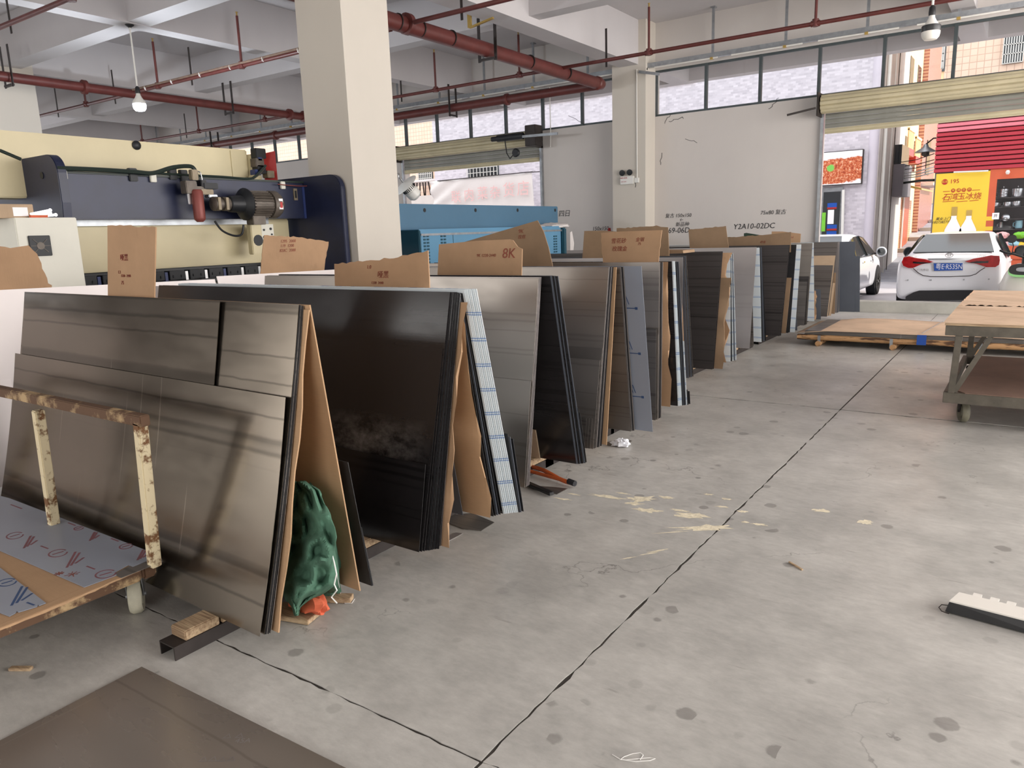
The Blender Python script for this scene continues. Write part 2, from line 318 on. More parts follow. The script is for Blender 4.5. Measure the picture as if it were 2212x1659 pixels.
# ================= SETTING =================
WY = 14.2; ZC = 5.35; JX = [-1.236+5.04*i for i in range(-6,3)]; JY = [1.547+5.04*i for i in range(-2,4)]
floor = struct(bx('floor', 'joint_dirt', None, -26.5, 6, -8.6, WY+.25, -.25, -.0035))
def jag(a, b, n, axis):
    return [a + (b-a)*(i/n) + (V((0,1,0)) if axis == 'x' else V((1,0,0)))*rnd.uniform(-.0045,.0045)*(1 + 1.6*(rnd.random() > .93)) for i in range(n)]
for i in range(len(JX)-1):
    for j in range(len(JY)-1):
        x0, x1 = max(JX[i],-26.4)+.005, min(JX[i+1],6)-.005; g0 = (.005,.005,.0035,.011)[min(j,3)] if j < 4 else .01; g1 = (.005,.0035,.011,.01)[min(j,3)]; y0, y1 = JY[j]+g0, min(JY[j+1]-g1,WY+.2)
        near = i in (4,5,6) and j in (0,1,2); n = 100 if near else 6
        c = [V((x0,y0,0)),V((x1,y0,0)),V((x1,y1,0)),V((x0,y1,0))]
        pl = jag(c[0],c[1],n,'x')+jag(c[1],c[2],n,'y')+jag(c[2],c[3],n,'x')+jag(c[3],c[0],n,'y')
        MB().prism(pl, (0,0,-.0034)).build('slab', 'concrete', floor)
mb = MB()
for (u,v,L,Wd,a) in [(1305,1072,.22,.05,.1),(1385,1078,.18,.1,.5),(1370,1088,.1,.05,.3),(1400,1103,.16,.07,.2),(1440,1075,.1,.04,.1),(1495,1113,.2,.1,.3),(1520,1140,.3,.08,.6),(1470,1103,.1,.03,.2),(1775,1103,.09,.05,.2),(1870,1128,.08,.06,.9),(1562,1095,.08,.03,.2),(1605,1105,.06,.04,.4),(1640,1133,.1,.03,.1),(1215,1078,.12,.03,.1),(1240,1068,.1,.02,.1),(1420,1190,.12,.015,.9),(1402,1196,.1,.012,.9),(1610,1128,.05,.03,.3),(1530,1068,.06,.03,.2),(1345,1066,.1,.02,.1),(1450,1150,.2,.012,.7),(1360,1205,.1,.01,.9),(1568,1078,.07,.03,.2)]:
    c = P(u,v,z=0); n = 22; pts = []
    for i in range(n):
        t = 2*pi*i/n; r = rnd.uniform(.5,1.15)*(1.25 if rnd.random() > .75 else 1)
        q = V((math.cos(t)*L/2*r, math.sin(t)*Wd/2*r, 0)); pts.append(c + Matrix.Rotation(a,3,'Z') @ q + V((0,0,.0006)))
    mb.add(pts, [tuple(range(n))])
tag(mb.build('paint_splash', 'paint_splash', floor), 'cream paint splashes dried on the concrete', kind='stuff')

ceil = struct(bx('ceiling', 'ceiling_paint', None, -26.5, 6, -8.6, WY+.25, ZC, ZC+.2))
for xc, zb, hw in [(-6.65,4.57,.2),(-10.85,4.6,.14),(-15.05,4.57,.2),(-19.25,4.6,.14),(-23.4,4.57,.2),(-1.2,4.62,.16),(2.8,4.57,.2)]:
    bx('beam', 'ceiling_paint', ceil, xc-hw, xc+hw, -8.6, WY, zb, ZC)
for yc, zb, hw in [(6.45,4.6,.17),(10.15,4.66,.14),(2.4,4.66,.14),(-1.7,4.6,.17)]:
    bx('beam', 'ceiling_paint', ceil, -26.4, 6, yc-hw, yc+hw, zb+.012, ZC)
# walls
wb = MB(); doors = [(-12.9,-8.9),(-3.2,.8)]; ZS, ZT = 3.66, 4.5
cuts = [(-26.5,-12.9),(-8.9,-3.2),(.8,6)]
for a, b in cuts: wb.box(a, b, WY, WY+.2, 0, ZS)
for a, b in doors: wb.box(a, b, WY, WY+.2, 3.5, ZS)
wb.box(-26.5, 6, WY, WY+.2, ZT, ZC)
for a, b in [(-26.5,-23.7),(-15.4,-14.7),(-7.0,-6.3),(1.4,2.1),(5.6,6)]: wb.box(a, b, WY, WY+.2, ZS, ZT)
wall_back = struct(wb.build('wall_back', 'wall_paint'))
struct(bx('wall_left', 'wall_paint', None, -26.7, -26.5, -8.6, WY+.2, 0, ZC)); struct(bx('wall_right', 'wall_paint', None, 6, 6.2, -8.6, WY+.2, 0, ZC))
struct(bx('wall_front', 'wall_paint', None, -26.5, 6, -8.8, -8.6, 0, ZC))
struct(bx('trim_1', 'kerb_concrete', None, -3.2, .8, WY-.01, WY+.3, -.02, .174, .008)).name = 'trim_1'
# columns
def column(name, x0, x1, y0, y1): return struct(bx(name, 'column_paint', None, x0, x1, y0, y1, 0, ZC))
column('column', -7.01, -6.3, 6.09, 6.81); column('column', -15.47, -14.77, 6.09, 6.81); column('column', -7.0, -6.3, 13.76, WY); column('column', -15.4, -14.7, 13.76, WY); column('column', 1.4, 2.1, 13.76, WY)
for o in D.objects:
    if o.name.startswith('column'): tag(o, 'square white concrete column', None)
# clerestory windows
wi = 0
for a, b in [(-6.3,1.4),(-14.7,-7.0),(-23.7,-15.4)]:
    wi += 1; W = struct(MB().box(a,b,WY+.02,WY+.07,ZS,ZS+.04).box(a,b,WY+.02,WY+.07,ZT-.04,ZT).build('window_%d' % wi, 'window_frame'))
    xs = [a] + [x for x in ([-5.3,-4.3,-3.3,-2.3,-1.3,-.3,.7] if wi == 1 else [-13.78,-12.8,-11.82,-10.83,-9.85,-8.89,-7.93] if wi == 2 else [-22.7,-21.7,-20.7,-19.7,-18.7,-17.7,-16.7,-15.7])] + [b]
    for i, x in enumerate(xs):
        MB().box(max(a,x-.025), min(b,x+.025), WY+.01, WY+.08, ZS, ZT).build('mullion', 'window_frame', W)
        if i < len(xs)-1: bx('pane', 'window_glass', W, x+.025, xs[i+1]-.025, WY+.04, WY+.045, ZS+.04, ZT-.04)
# writing on the wall
for s_, u, v, px, mt in [('复古 150x150',1465,466,9,'ink_black'),('←',1472,475,9,'ink_black'),('新品种',1474,485,9,'ink_black'),('69-06D',1466,498,14,'ink_black'),('75x80 复古',1670,459,10,'ink_black'),('Y2A10-02DC',1628,489,14,'ink_black'),('四日',1219,462,13,'ink_black'),('150x150',1297,494,10,'ink_black')]:
    yy = WY; p = P(u,v,y=yy); dep = (p-CP).dot(fw)
    text(s_, p+V((0,-.004,0)), px*dep/F_PX*1.15, R_Y, mt, wall_back, 'handwriting', shear=.15)
mb = MB()
for (u,v,n,dx,dy) in [(1445,262,8,4,-1),(1436,267,5,2,-4),(1228,250,7,5,3),(1480,300,4,6,2),(1430,330,5,-1,5),(1660,235,8,3,-3)]:
    p = P(u,v,y=WY)
    for i in range(n):
        q = P(u+dx*(i+1)+rnd.uniform(-3,3), v+dy*(i+1)+rnd.uniform(-3,3), y=WY); mb.bar(p+V((0,-.002,0)), q+V((0,-.002,0)), .008, .004, (0,1,0)); p = q
tag(mb.build('crack', 'ink_black', wall_back), kind='stuff')

# ---- roller shutters ----
def shutter(x0, x1, label, motor=False):
    T = thing('roller_shutter', label, 'roller shutter', ((x0+x1)/2, 13.93, 3.2))
    cy, cz, r = 14.0, 3.5, .145
    MB().cyl((x0+.02,cy,cz),(x1-.02,cy,cz),r-.03,20).build('drum', 'shutter_grey', T, True)
    n = 11
    for i in range(n):
        a0 = 2*pi*i/n; prof = []
        for j in range(6):
            t = j/5; a = a0 + 2*pi/n*t*.97; rr = r + .012*math.sin(pi*t) - (.012 if t in (0,1) else 0)
            prof.append(V((0, cy + rr*math.cos(a), cz + rr*math.sin(a))))
        for j in (5,3,0):
            a = a0 + 2*pi/n*(j/5)*.97; prof.append(V((0, cy + (r-.028)*math.cos(a), cz + (r-.028)*math.sin(a))))
        MB().prism([p+V((x0+.02,0,0)) for p in prof], (x1-x0-.04,0,0)).build('slat', 'shutter_cream', T, True)
    z = 3.44; k_ = 0
    while z > 3.06:
        yb = WY+.06 if z > 10 else WY-.035
        prof = [V((0, yb - .014*math.sin(pi*j/6), z - .078*j/6)) for j in range(7)] + [V((0,yb+.006,z-.078)), V((0,yb+.006,z))]
        MB().prism([p+V((x0+.05,0,0)) for p in prof], (x1-x0-.1,0,0)).build('slat', 'shutter_cream' if z < 3.17 else 'shutter_grey', T, True); z -= .08
    bx('bottom_bar', 'shutter_cream', T, x0+.05, x1-.05, WY-.05, WY-.02, 3.03, z+.004)
    for x in (x0-.02, x1): bx('end_plate', 'dark_iron', T, x, x+.02, 13.8, WY, 3.3, 3.68)
    for x in (x0-.02, x1-.03): bx('guide_rail', 'galvanised', T, x, x+.05, WY-.07, WY-.005, .0, 3.45)
    if motor:
        bx('motor_bracket', 'dark_iron', T, x1-.06, x1+.2, 13.62, 13.9, 3.3, 3.72, .01)
        MB().cyl((x1-.75,13.62,3.52),(x1-.1,13.62,3.52),.07,14).cyl((x1-.9,13.62,3.52),(x1-.75,13.62,3.52),.05,12).build('motor', 'motor_black', T, True)
        MB().bar((x1-.1,13.6,3.5),(x1+.75,13.6,3.48),.04,.05).build('lever', 'galvanised', T)
        MB().lathe((x1-.22,13.55,3.18),(0,-1,0),[(.02,0),(.085,.01),(.09,.05),(.07,.07)],14).build('siren', 'motor_black', T, True)
        MB().tube([(x1-.55,13.6,3.47),(x1-.5,13.58,3.2),(x1-.42,13.58,3.08),(x1-.3,13.6,3.2)],.012).build('cable', 'black_plastic', T)
        MB().tube([(x1+.25,14.15,4.5),(x1+.25,14.15,3.6),(x1+.24,14.15,3.3)],.01).build('conduit', 'white_plastic', T)
    else:
        MB().bar((x0-.02,13.75,3.42),(x0-.45,13.62,3.34),.04,.03).build('lever', 'dark_iron', T)
shutter(-12.9,-8.9,'cream roller shutter with electric motor, half hidden behind the white column', True)
shutter(-3.2,.8,'wide cream roller shutter rolled up above the street doorway')

# ---- pipes under the ceiling ----
T = thing('sprinkler_main', 'thick red pipe running from the big column to an elbow near the wall', 'pipe', (-7.03,10,4.1))
el = [(-7.06,13.2,4.25)]
MB().cyl((-7.0,-8.5,4.27),(-7.06,13.3,4.25),.105,20).build('pipe', 'red_pipe', T, True)
MB().lathe((-7.06,13.22,4.25),(0,1,0),[(.105,0),(.125,.02),(.125,.07),(.105,.09),(.1,.2),(.07,.26),(.02,.29)],18).build('elbow', 'red_pipe', T, True)
MB().cyl((-26,13.46,4.25),(-7.1,13.46,4.25),.085,18).build('pipe', 'red_pipe', T, True)
for y in (7.9,1.0): MB().lathe((-7.02,y,4.265),(0,1,0),[(.105,0),(.135,.01),(.135,.08),(.105,.09)],18).build('coupling', 'red_pipe', T, True)
for x in (-9.3,-16.7): MB().lathe((x,13.46,4.25),(1,0,0),[(.085,0),(.115,.01),(.115,.07),(.085,.08)],18).build('coupling', 'red_pipe', T, True)
for (u,v) in [(860,68),(910,92),(977,133),(1145,137),(1225,158)]:
    q = P(u,v,x=-7.02); MB().lathe((-7.03,q.y,4.26),(0,1,0),[(.106,0),(.109,.003),(.109,.012),(.106,.015)],18).build('cable_tie', 'dark_iron', T, True)
def hanger(x, y, z, zt, par, along='y', w=.13):
    m_ = MB()
    d = V((w,0,0)) if along == 'y' else V((0,w,0))
    c = V((x,y,0))
    for s_ in (-1,1): m_.bar(c+d*s_+V((0,0,z-.16)), c+d*s_+V((0,0,zt)), .05, .012, (0,1,0) if along == 'y' else (1,0,0))
    m_.bar(c-d+V((0,0,z-.13)), c+d+V((0,0,z-.13)), .05, .03); m_.build('hanger', 'dark_iron', par)
hanger(-7.04,9.75,4.25,4.72,T,'y',.15); hanger(-10.7,13.46,4.22,4.72,T,'x',.12); hanger(-19.3,13.46,4.22,4.72,T,'x',.12)
T = thing('sprinkler_main', 'dark red pipe crossing behind the lit bulb towards the column', 'pipe', (-13.75,6,4.1))
MB().cyl((-13.7,-8.5,4.25),(-13.8,13.3,4.25),.078,18).build('pipe', 'red_pipe', T, True)
for y in (7.1,11.5,11.9): MB().lathe((-13.76,y,4.25),(0,1,0),[(.078,0),(.12,.01),(.12,.07),(.078,.08)],16).build('coupling', 'red_pipe', T, True)
hanger(-13.75,5.95,4.25,4.72,T,'y',.13); hanger(-13.75,10.0,4.25,4.72,T,'y',.13)
def branch(y, z, x0, x1, label, xs, hx, conduit=False, ztop=4.98):
    T = thing('sprinkler_branch', label, 'pipe', ((x0+x1)/2,y,z))
    MB().cyl((x0,y,z),(x1,y,z),.03,12).build('pipe', 'red_pipe', T, True)
    for x in xs:
        MB().cyl((x,y,z-.04),(x,y,z+.06),.045,10).cyl((x-.06,y,z),(x+.06,y,z),.042,10).build('tee', 'red_pipe', T, True)
        MB().cyl((x,y,z),(x,y,ztop),.02,8).build('riser', 'red_pipe', T, True)
        MB().cyl((x,y,ztop),(x,y,ztop+.05),.012,8).lathe((x,y,ztop+.05),(0,0,1),[(.022,0),(.022,.004)],10).build('sprinkler_head', 'brass', T)
    for x in hx: MB().bar((x,y+.035,z-.1),(x,y+.035,z+.5),.035,.01,(0,1,0)).build('hanger', 'dark_iron', T)
    if conduit:
        MB().cyl((x0,y-.03,z+.035),(x1,y-.03,z+.035),.018,8).build('conduit', 'pipe_dust', T, True)
        for i in range(7): 
            x = x0+.4+i*(x1-x0-.6)/7; MB().lathe((x,y-.015,z+.015),(1,0,0),[(.042,0),(.043,.004),(.042,.008)],10).build('cable_tie', 'cord_white', T)
branch(11.85,4.3,-26,-.9,'thin red sprinkler pipe running along above the window wall',[-2.83,-5.37,-7.87,-9.82,-12.4,-15,-17.6,-20.2],[-6.15,-10.75,-13.1,-18.2])
branch(7.95,4.25,-13.6,-7.3,'thin red sprinkler pipe with a cable strapped to it, right of the lit bulb',[-12.85,-10.5,-9.55+1.2],[-9.0,-11.9],True)
branch(7.98,4.25,-26,-13.95,'thin red sprinkler pipe left of the lit bulb',[-15.4,-17.9,-20.5],[-14.4,-16.6])
branch(7.9,4.25,-6.85,3,'thin red sprinkler pipe joining the thick pipe right of the big column',[-3.5],[-6.1])
branch(4.67,4.25,-13.6,-7.2,'thin red sprinkler pipe in the top left corner',[-9.0],[-10.6])

# ---- cable tray with lamps along the window wall ----
T = thing('cable_tray', 'galvanised cable tray with tube lamps hung above the windows', 'cable tray', (-8,13.88,4.5))
MB().box(-26,5.5,13.84,13.92,4.5,4.58).build('tray', 'galvanised', T)
for i in range(21): MB().cyl((-25+i*1.45,13.83,4.485),(-25+i*1.45+1.2,13.83,4.485),.014,10).build('tube_lamp', 'white_plastic', T, True)
for i in range(20):
    x = -1.245-1.27*i if i else -1.245
    MB().bar((x,13.88,4.56),(x,13.88,ZC),.045,.02,(0,1,0)).box(x-.04,x+.04,13.84,13.94,ZC-.02,ZC).build('hanger', 'galvanised', T)
    bx('clip', 'brass', T, x-.025, x+.025, 13.81, 13.85, 4.46, 4.5)
T = thing('strut_bracket', 'short perforated galvanised bracket on the wall column corner', 'bracket', (-6.3,13.7,4.4))
MB().bar((-6.42,13.72,4.43),(-6.0,13.72,4.33),.05,.02,(0,1,0)).build('strut', 'galvanised', T)
T = thing('strut_hanger', 'perforated strut with a side arm hanging from a ceiling beam above the thick pipe', 'bracket', (-6.9,9.3,4.6))
a = P(1015,60,y=9.3); b = P(1013,0,y=9.3); MB().bar(a, V((a.x,a.y,ZC)), .06, .03, (0,1,0)).build('strut', 'brass', T); MB().bar(a, a+V((.42,.0,.06)), .035, .025).build('arm', 'brass', T)

# ---- bulbs ----
def bulb(x, y, zb, zt, label, lit):
    T = thing('pendant_bulb', label, 'lamp', (x,y,zb))
    MB().cyl((x,y,zb+.30),(x,y,zt),.012,8).build('cord', 'white_plastic', T, True)
    MB().lathe((x,y,zt-.04),(0,0,1),[(.015,0),(.06,.03),(.06,.04)],14).build('ceiling_rose', 'black_plastic', T, True)
    MB().lathe((x,y,zb+.24),(0,0,1),[(.032,0),(.034,.03),(.03,.08),(.014,.1)],14).build('lamp_holder', 'black_plastic', T, True)
    MB().lathe((x,y,zb+.1),(0,0,1),[(.088,0),(.086,.03),(.05,.08),(.03,.12),(.028,.15)],22).build('heat_sink', 'white_plastic', T, True)
    if not lit: MB().lathe((x,y,zb+.085),(0,0,1),[(.0885,0),(.0905,.004),(.0905,.055),(.086,.06)],22).build('band', 'black_plastic', T, True)
    m_ = M('bulb_lit', (255,255,255), .4, 0, 0, emit=(235,242,255), es=14) if lit else M('bulb_off', (226,222,214), .35, 0, 0)
    MB().lathe((x,y,zb),(0,0,1),[(.01,0),(.06,.006),(.08,.03),(.088,.06),(.088,.1)],22).build('diffuser', m_, T, True)
    if lit: l = light('bulb_light', 'POINT', (x,y,zb-.08), (0,0,0), 120, (.85,.92,1)); l.data.shadow_soft_size = .09; l.parent = T; l.matrix_parent_inverse = WM[T.name].inverted()
bulb(-10.8,6.36,3.44,4.6,'lit white bulb hanging from a beam crossing at upper left', True)
bulb(-1.09,9.4,3.37,4.62,'unlit bulb with a black band hanging at upper right above the shutter', False)

# ---- emergency light on the wall column ----
c = P(1357,388,y=13.76); T = thing('emergency_light', 'white twin-headed emergency light on the wall column', 'emergency light', c+V((0,0,-.1)))
MB().box(c.x-.14,c.x+.14,13.69,13.758,c.z-.09,c.z+.06).build('housing', 'white_plastic', T, bevel=.008)
for dx in (-.1,.06): MB().lathe((c.x+dx,13.7,c.z+.13),(.15,-1,-.15),[(.03,-.04),(.055,-.01),(.058,.01),(.045,.012)],16).build('lamp_head', ['black_plastic'], T, True)
text('NIID 应急', (c.x-.06,13.687,c.z+.03), .035, R_Y, 'tool_red', T); text('EXIT LIGHT', (c.x-.06,13.687,c.z-.04), .022, R_Y, 'tool_red', T)
T = thing('wall_socket', 'white wall socket with conduit beside the emergency light', 'socket', (c.x+.2,13.75,c.z-.08))
MB().box(c.x+.15,c.x+.24,13.71,13.758,c.z-.07,c.z+.02).build('socket_box', 'white_plastic', T, bevel=.005)
MB().cyl((c.x+.2,13.74,c.z+.02),(c.x+.19,13.74,4.48),.011,8).build('conduit', 'white_plastic', T, True)
MB().tube([(c.x+.17,13.72,c.z-.07),(c.x+.19,13.7,c.z-.12),(c.x+.18,13.7,c.z-.16)],.006).build('cable', 'black_plastic', T)
p = P(1315,500,y=13.9); T = tag(MB().prism([V((p.x-.06,p.y,0)),V((p.x+.06,p.y,0)),p+V((.06,0,-.25)),p+V((.015,0,.07)),p+V((-.015,0,.07)),p+V((-.06,0,-.25))],(0,.05,0)).build('pry_bar','tool_red'), 'red pointed tool standing against the wall beside the wall column', 'tool')
# ================= SHEET STACKS =================
STK = {'prev':[],'yaw':None}
def stack(yaw=None, *mains):
    STK['prev'] = []; STK['yaw'] = yaw; STK['sl'] = []
    for b, t in mains:
        B = P(b[0],b[1],z=.1); T_ = P(t[0],t[1],x=B.x); STK['sl'].append((T_.y-B.y)/(T_.z-B.z))
def sheet(b, t, mat, label, L=2.44, th=.0024, group=None, zb=.1, yaw=.6, bow=0, name='metal_sheet', cat='metal sheet', parent=None, wob=0, ragged=False, cut=None, sag=0):
    """a sheet leaning in a stack: b, t = photographed lower and upper right corners; local x runs left along the sheet, y up its face, z away from the viewer"""
    B = P(b[0], b[1], z=zb) if not isinstance(b, V) else b
    Tp = P(t[0], t[1], x=B.x) if not isinstance(t, V) else t
    if STK['yaw'] is not None: yaw = STK['yaw']
    sl = (Tp.y-B.y)/(Tp.z-B.z)
    if Tp.z < .95 and STK['sl'] and not isinstance(t, V):      # offcuts lean at the angle of the full sheets they stand against
        sl = min(STK['sl'], key=lambda q: abs(q-sl)); n_ = V((math.sin(math.radians(yaw)), math.cos(math.radians(yaw)), -sl)); d_ = P(t[0],t[1],z=.5)-CP
        Tp = CP + d_*((B-CP).dot(n_)/d_.dot(n_)); Tp = V((B.x, B.y+sl*(Tp.z-B.z), Tp.z))
    sh = (B.x+2.4)*math.tan(math.radians(yaw))      # keep every sheet clear of the one before it
    y0_ = B.y+sh; h_ = Tp.z-B.z
    for (py, ps, ph) in STK['prev']:
        y0_ = max(y0_, py+.0008); hc = min(h_, ph); sl = max(sl, (py+ps*hc+.0008-y0_)/hc)
    STK['prev'].append((y0_+th, sl, h_))
    B = V((B.x, y0_-sh, B.z)); Tp = V((B.x, y0_-sh+sl*h_, Tp.z))
    W = (Tp-B).length; yr = math.radians(yaw)
    X = V((-math.cos(yr), math.sin(yr), 0)); U = (Tp-B).normalized(); Z = X.cross(U).normalized(); U = Z.cross(X).normalized()
    mb = MB(); ny = 10; ys = [W*i/ny for i in range(ny+1)]; nx = 6; vs = []
    for s_ in (0, th):
        for i in range(ny+1):
            for j in range(nx+1):
                x = L*j/nx; y = ys[i]; off = bow*4*(i/ny)*(1-i/ny)
                if j == 0 and ragged: x += rnd.uniform(-.02,.02)
                if j == 0: x += wob*math.sin(i*1.7)
                if cut and j == 0 and i/ny > cut[0]: x += cut[1]*(i/ny-cut[0])/(1-cut[0])
                vs.append(V((x, y - sag*math.sin(pi*j/nx), s_+off)))
    q = (ny+1)*(nx+1); fs = []
    for i in range(ny):
        for j in range(nx):
            a = i*(nx+1)+j; fs.append((a,a+1,a+nx+2,a+nx+1)); fs.append((q+a,q+a+nx+1,q+a+nx+2,q+a+1))
    for i in range(ny):
        for j in (0,nx):
            a = i*(nx+1)+j; c = a+nx+1; fs.append((a,c,q+c,q+a))
    for j in range(nx):
        for i in (0,ny):
            a = i*(nx+1)+j; fs.append((a,a+1,q+a+1,q+a))
    mb.add(vs, fs); o = mb.build(name, mat, None, True, origin=(0,0,0))
    Mw = Matrix(((X.x,U.x,Z.x,B.x),(X.y,U.y,Z.y,B.y),(X.z,U.z,Z.z,B.z),(0,0,0,1))); place(o, Mw, parent)
    if parent is None: tag(o, label, cat, group)
    o['_w'] = W; return o
ORD = ['first','second','third','fourth','fifth','sixth','seventh','eighth','ninth','tenth']
def pack(n, b0, t0, b1, t1, mat, label, group, **kw):
    r = []; label = [label+', '+ORD[i]+' from the left' for i in range(n)]
    for i in range(n):
        f = i/max(1,n-1); m_ = mat[i % len(mat)] if isinstance(mat, list) else mat
        lb = label[i] if isinstance(label, list) else label
        jt = rnd.uniform(-.8,.8)
        r.append(sheet((b0[0]+(b1[0]-b0[0])*f, b0[1]+(b1[1]-b0[1])*f+jt*.5), (t0[0]+(t1[0]-t0[0])*f, t0[1]+(t1[1]-t0[1])*f+jt*.7), m_, lb, group=group, **kw))
    return r
CB = dict(name='cardboard_sheet', cat='cardboard', th=.007)
E_ = 'edge_black'
# --- first stack (nearest) ---
stack(2,((560,1375),(622,660)),((777,1277),(656,661)))
sheet((560,1375),(613,858),'steel_front','brown-grey steel sheet with dark roller bands, frontmost and lowest in the nearest stack', bow=.012)
B0 = P(563,1374.5,z=.1); T0 = P(622,660,x=B0.x); xs = P(476,657,y=T0.y+.05).x
o = sheet(V((xs, B0.y+.012+(B0.x-xs)*.035, B0.z)), V((xs, T0.y-.006+(B0.x-xs)*.035, T0.z)), 'steel_front', 'steel sheet in the nearest stack whose right edge stops short of the others', L=1.9, bow=.012)
sheet((565,1374),(622,660),'steel_front','steel sheet in the nearest stack with smudged bands at its upper right corner', bow=.012)
pack(4,(571,1372),(624,661),(584,1368),(628,664),[E_,'steel_dark'],'thin dark sheet edge behind the nearest stack front','dark sheet edges in the nearest stack', L=2.42, bow=.012)
sheet((601,1367),(636,672),'cardboard_board','thin wavy brown hardboard sheet on the right of the nearest stack', L=2.3, bow=.012, wob=.008, name='hardboard_sheet', cat='hardboard', th=.006)
sheet((777,1277),(656,661),'cardboard_board','broad brown hardboard sheet leaning back over the green tarpaulin', L=2.4, yaw=1, ragged=False, name='hardboard_sheet', cat='hardboard', th=.006)
sheet((803,1266),(730,994),E_,'tallest of the narrow black offcuts behind the brown hardboard near the tarpaulin', L=.9)
sheet((799,1269),(757,1137),E_,'middle-height black offcut behind the brown hardboard near the tarpaulin', L=.8)
sheet((795,1271),(770,1184),E_,'shortest black offcut behind the brown hardboard near the tarpaulin', L=.7)
# --- second stack, black film ---
stack(1,((917,1191),(957,633)),((1060,1119),(984,650)))
sheet((905,1193),(941,1008),'black_film','low glossy black sheet at the very front of the second stack', yaw=1)
sheet((911,1192),(955,752),'black_film_dusty','glossy black sheet of middle height in the front of the second stack', yaw=1)
sheet((917,1191),(957,633),'black_film','full-height glossy black sheet with a pale scratch in the second stack', L=2.5, yaw=1)
pack(9,(921,1190),(959,633),(948,1186),(980,636),['black_film',E_],'black sheet edge on the front of the second stack','black sheet edges on the front of the second stack', L=2.46, yaw=1)
sheet(P(952,1180,z=.1),P(978,636,x=P(952,1180,z=.1).x),'steel_pale','pale grey sheet sticking out left behind the black sheets of the second stack', L=2.72, yaw=1)
sheet((964,1182),(986,655),'cardboard','thick torn brown board on the right of the black sheets in the second stack', L=2.0, ragged=True, wob=.01, **CB)
sheet((1000,1113),(968,880),'slate_film','narrow grey offcut between the two brown boards of the second stack', L=.8)
sheet((1060,1119),(984,650),'cardboard_board','wide brown board with bitten edge beside the white sheets of the second stack', L=2.2, ragged=True, name='hardboard_sheet', cat='hardboard', th=.006)
pack(5,(1066,1116),(986,632),(1086,1110),(1000,634),[E_,'black_film','slate_film'],'black edge beside the white sheets of the second stack','black sheets left of the white sheets in the second stack', L=2.42)
pack(8,(1091,1110),(1002,626),(1119,1107),(1031,624),'white_film_printed','white-filmed sheet with blue dashes in the second stack','white sheets with blue dashes in the second stack', L=2.4)
pack(3,(1121,1108),(1075,935),(1131,1105),(1086,945),[E_,'slate_film'],'low dark offcut at the foot of the second stack','dark offcuts right of the white sheets', L=.6)
# --- third stack ---
stack(0,((1136,1052),(1163,600)),((1241,1004),(1184,597)))
sheet((1133,1053),(1155,824),'steel_grey','low grey steel sheet at the front of the third stack', yaw=-.5)
sheet((1136,1052),(1163,600),'steel_grey','tall grey steel sheet with finger smudges at the front of the third stack', yaw=-.5)
pack(3,(1138,1051),(1165,599),(1143,1048),(1169,599),'steel_pale','bright sheet edge on the front of the third stack','bright sheet edges on the third stack', L=2.43, yaw=-.5)
sheet((1166,990),(1160,930),'cardboard_pale','low pale cardboard strip between the two halves of the third stack', L=.7, **CB)
sheet((1241,1004),(1184,597),'black_film','glossy black sheet with its whole right strip showing in the third stack', L=2.4)
pack(7,(1244,1004),(1187,596),(1263,1001),(1204,597),['slate_film',E_,'black_film'],'black sheet edge at the right of the third stack','black sheet edges at the right of the third stack', L=2.4)
pack(2,(1264,1001),(1232,880),(1267,999),(1239,890),E_,'low black offcut at the right foot of the third stack','low black offcuts at the third stack', L=.4)
# --- fourth stack ---
stack(.6,((1284,968),(1314,577)),((1363,932),(1339,580)))
pack(3,(1262,968),(1280,905),(1274,969),(1290,905),'steel_dark','low dark steel offcut at the front of the fourth stack','low steel offcuts at the fourth stack', L=1.4)
sheet((1281,970),(1309,779),'steel_grey','lower grey steel sheet at the front of the fourth stack')
sheet((1284,969),(1311,753),'steel_dark','dark steel sheet peeping between the upper and lower sheets of the fourth stack')
sheet((1287,968),(1314,577),'steel_grey','upper grey steel sheet at the front of the fourth stack', L=2.5)
pack(4,(1289,968),(1316,577),(1299,964),(1324,577),['steel_pale',E_],'sheet edge beside the orange-brown board of the fourth stack','sheet edges on the fourth stack', L=2.48)
sheet((1310,961),(1331,577),'cardboard_board','orange-brown board on the right of the fourth stack', name='hardboard_sheet', cat='hardboard', th=.006)
sheet((1363,932),(1339,580),'steel_dark','grey steel sheet with red handwriting left of the blue-grey sheet')
pack(3,(1366,931),(1342,577),(1371,930),(1348,576),['steel_pale',E_],'thin edge left of the blue-grey arrowed sheet','thin edges left of the blue-grey sheet')
o = sheet((1410,933),(1386,575),'blue_grey_film','blue-grey filmed sheet printed with small arrows in the fourth stack')
m_ = MB(); W = o['_w']
for i in range(7):
    y = W*(.08+.135*i); x = .05 if i % 2 else .17
    m_.box(x,x+.11,y,y+.006,-.0015,-.0005).box(x,x+.02,y-.006,y+.012,-.0016,-.0006)
    for j in range(5): m_.add([(x+.06+.02*j+q*.02, y+.03+.06*r+.02*j*0, -.0012) for q, r in ((0,0),(.3,0),(1.3,1),(1,1))], [(0,1,2,3)]) if i % 2 else None
q = m_.build('printed_arrows', 'ink_blue', None, origin=(0,0,0)); place(q, WM[o.name], o)
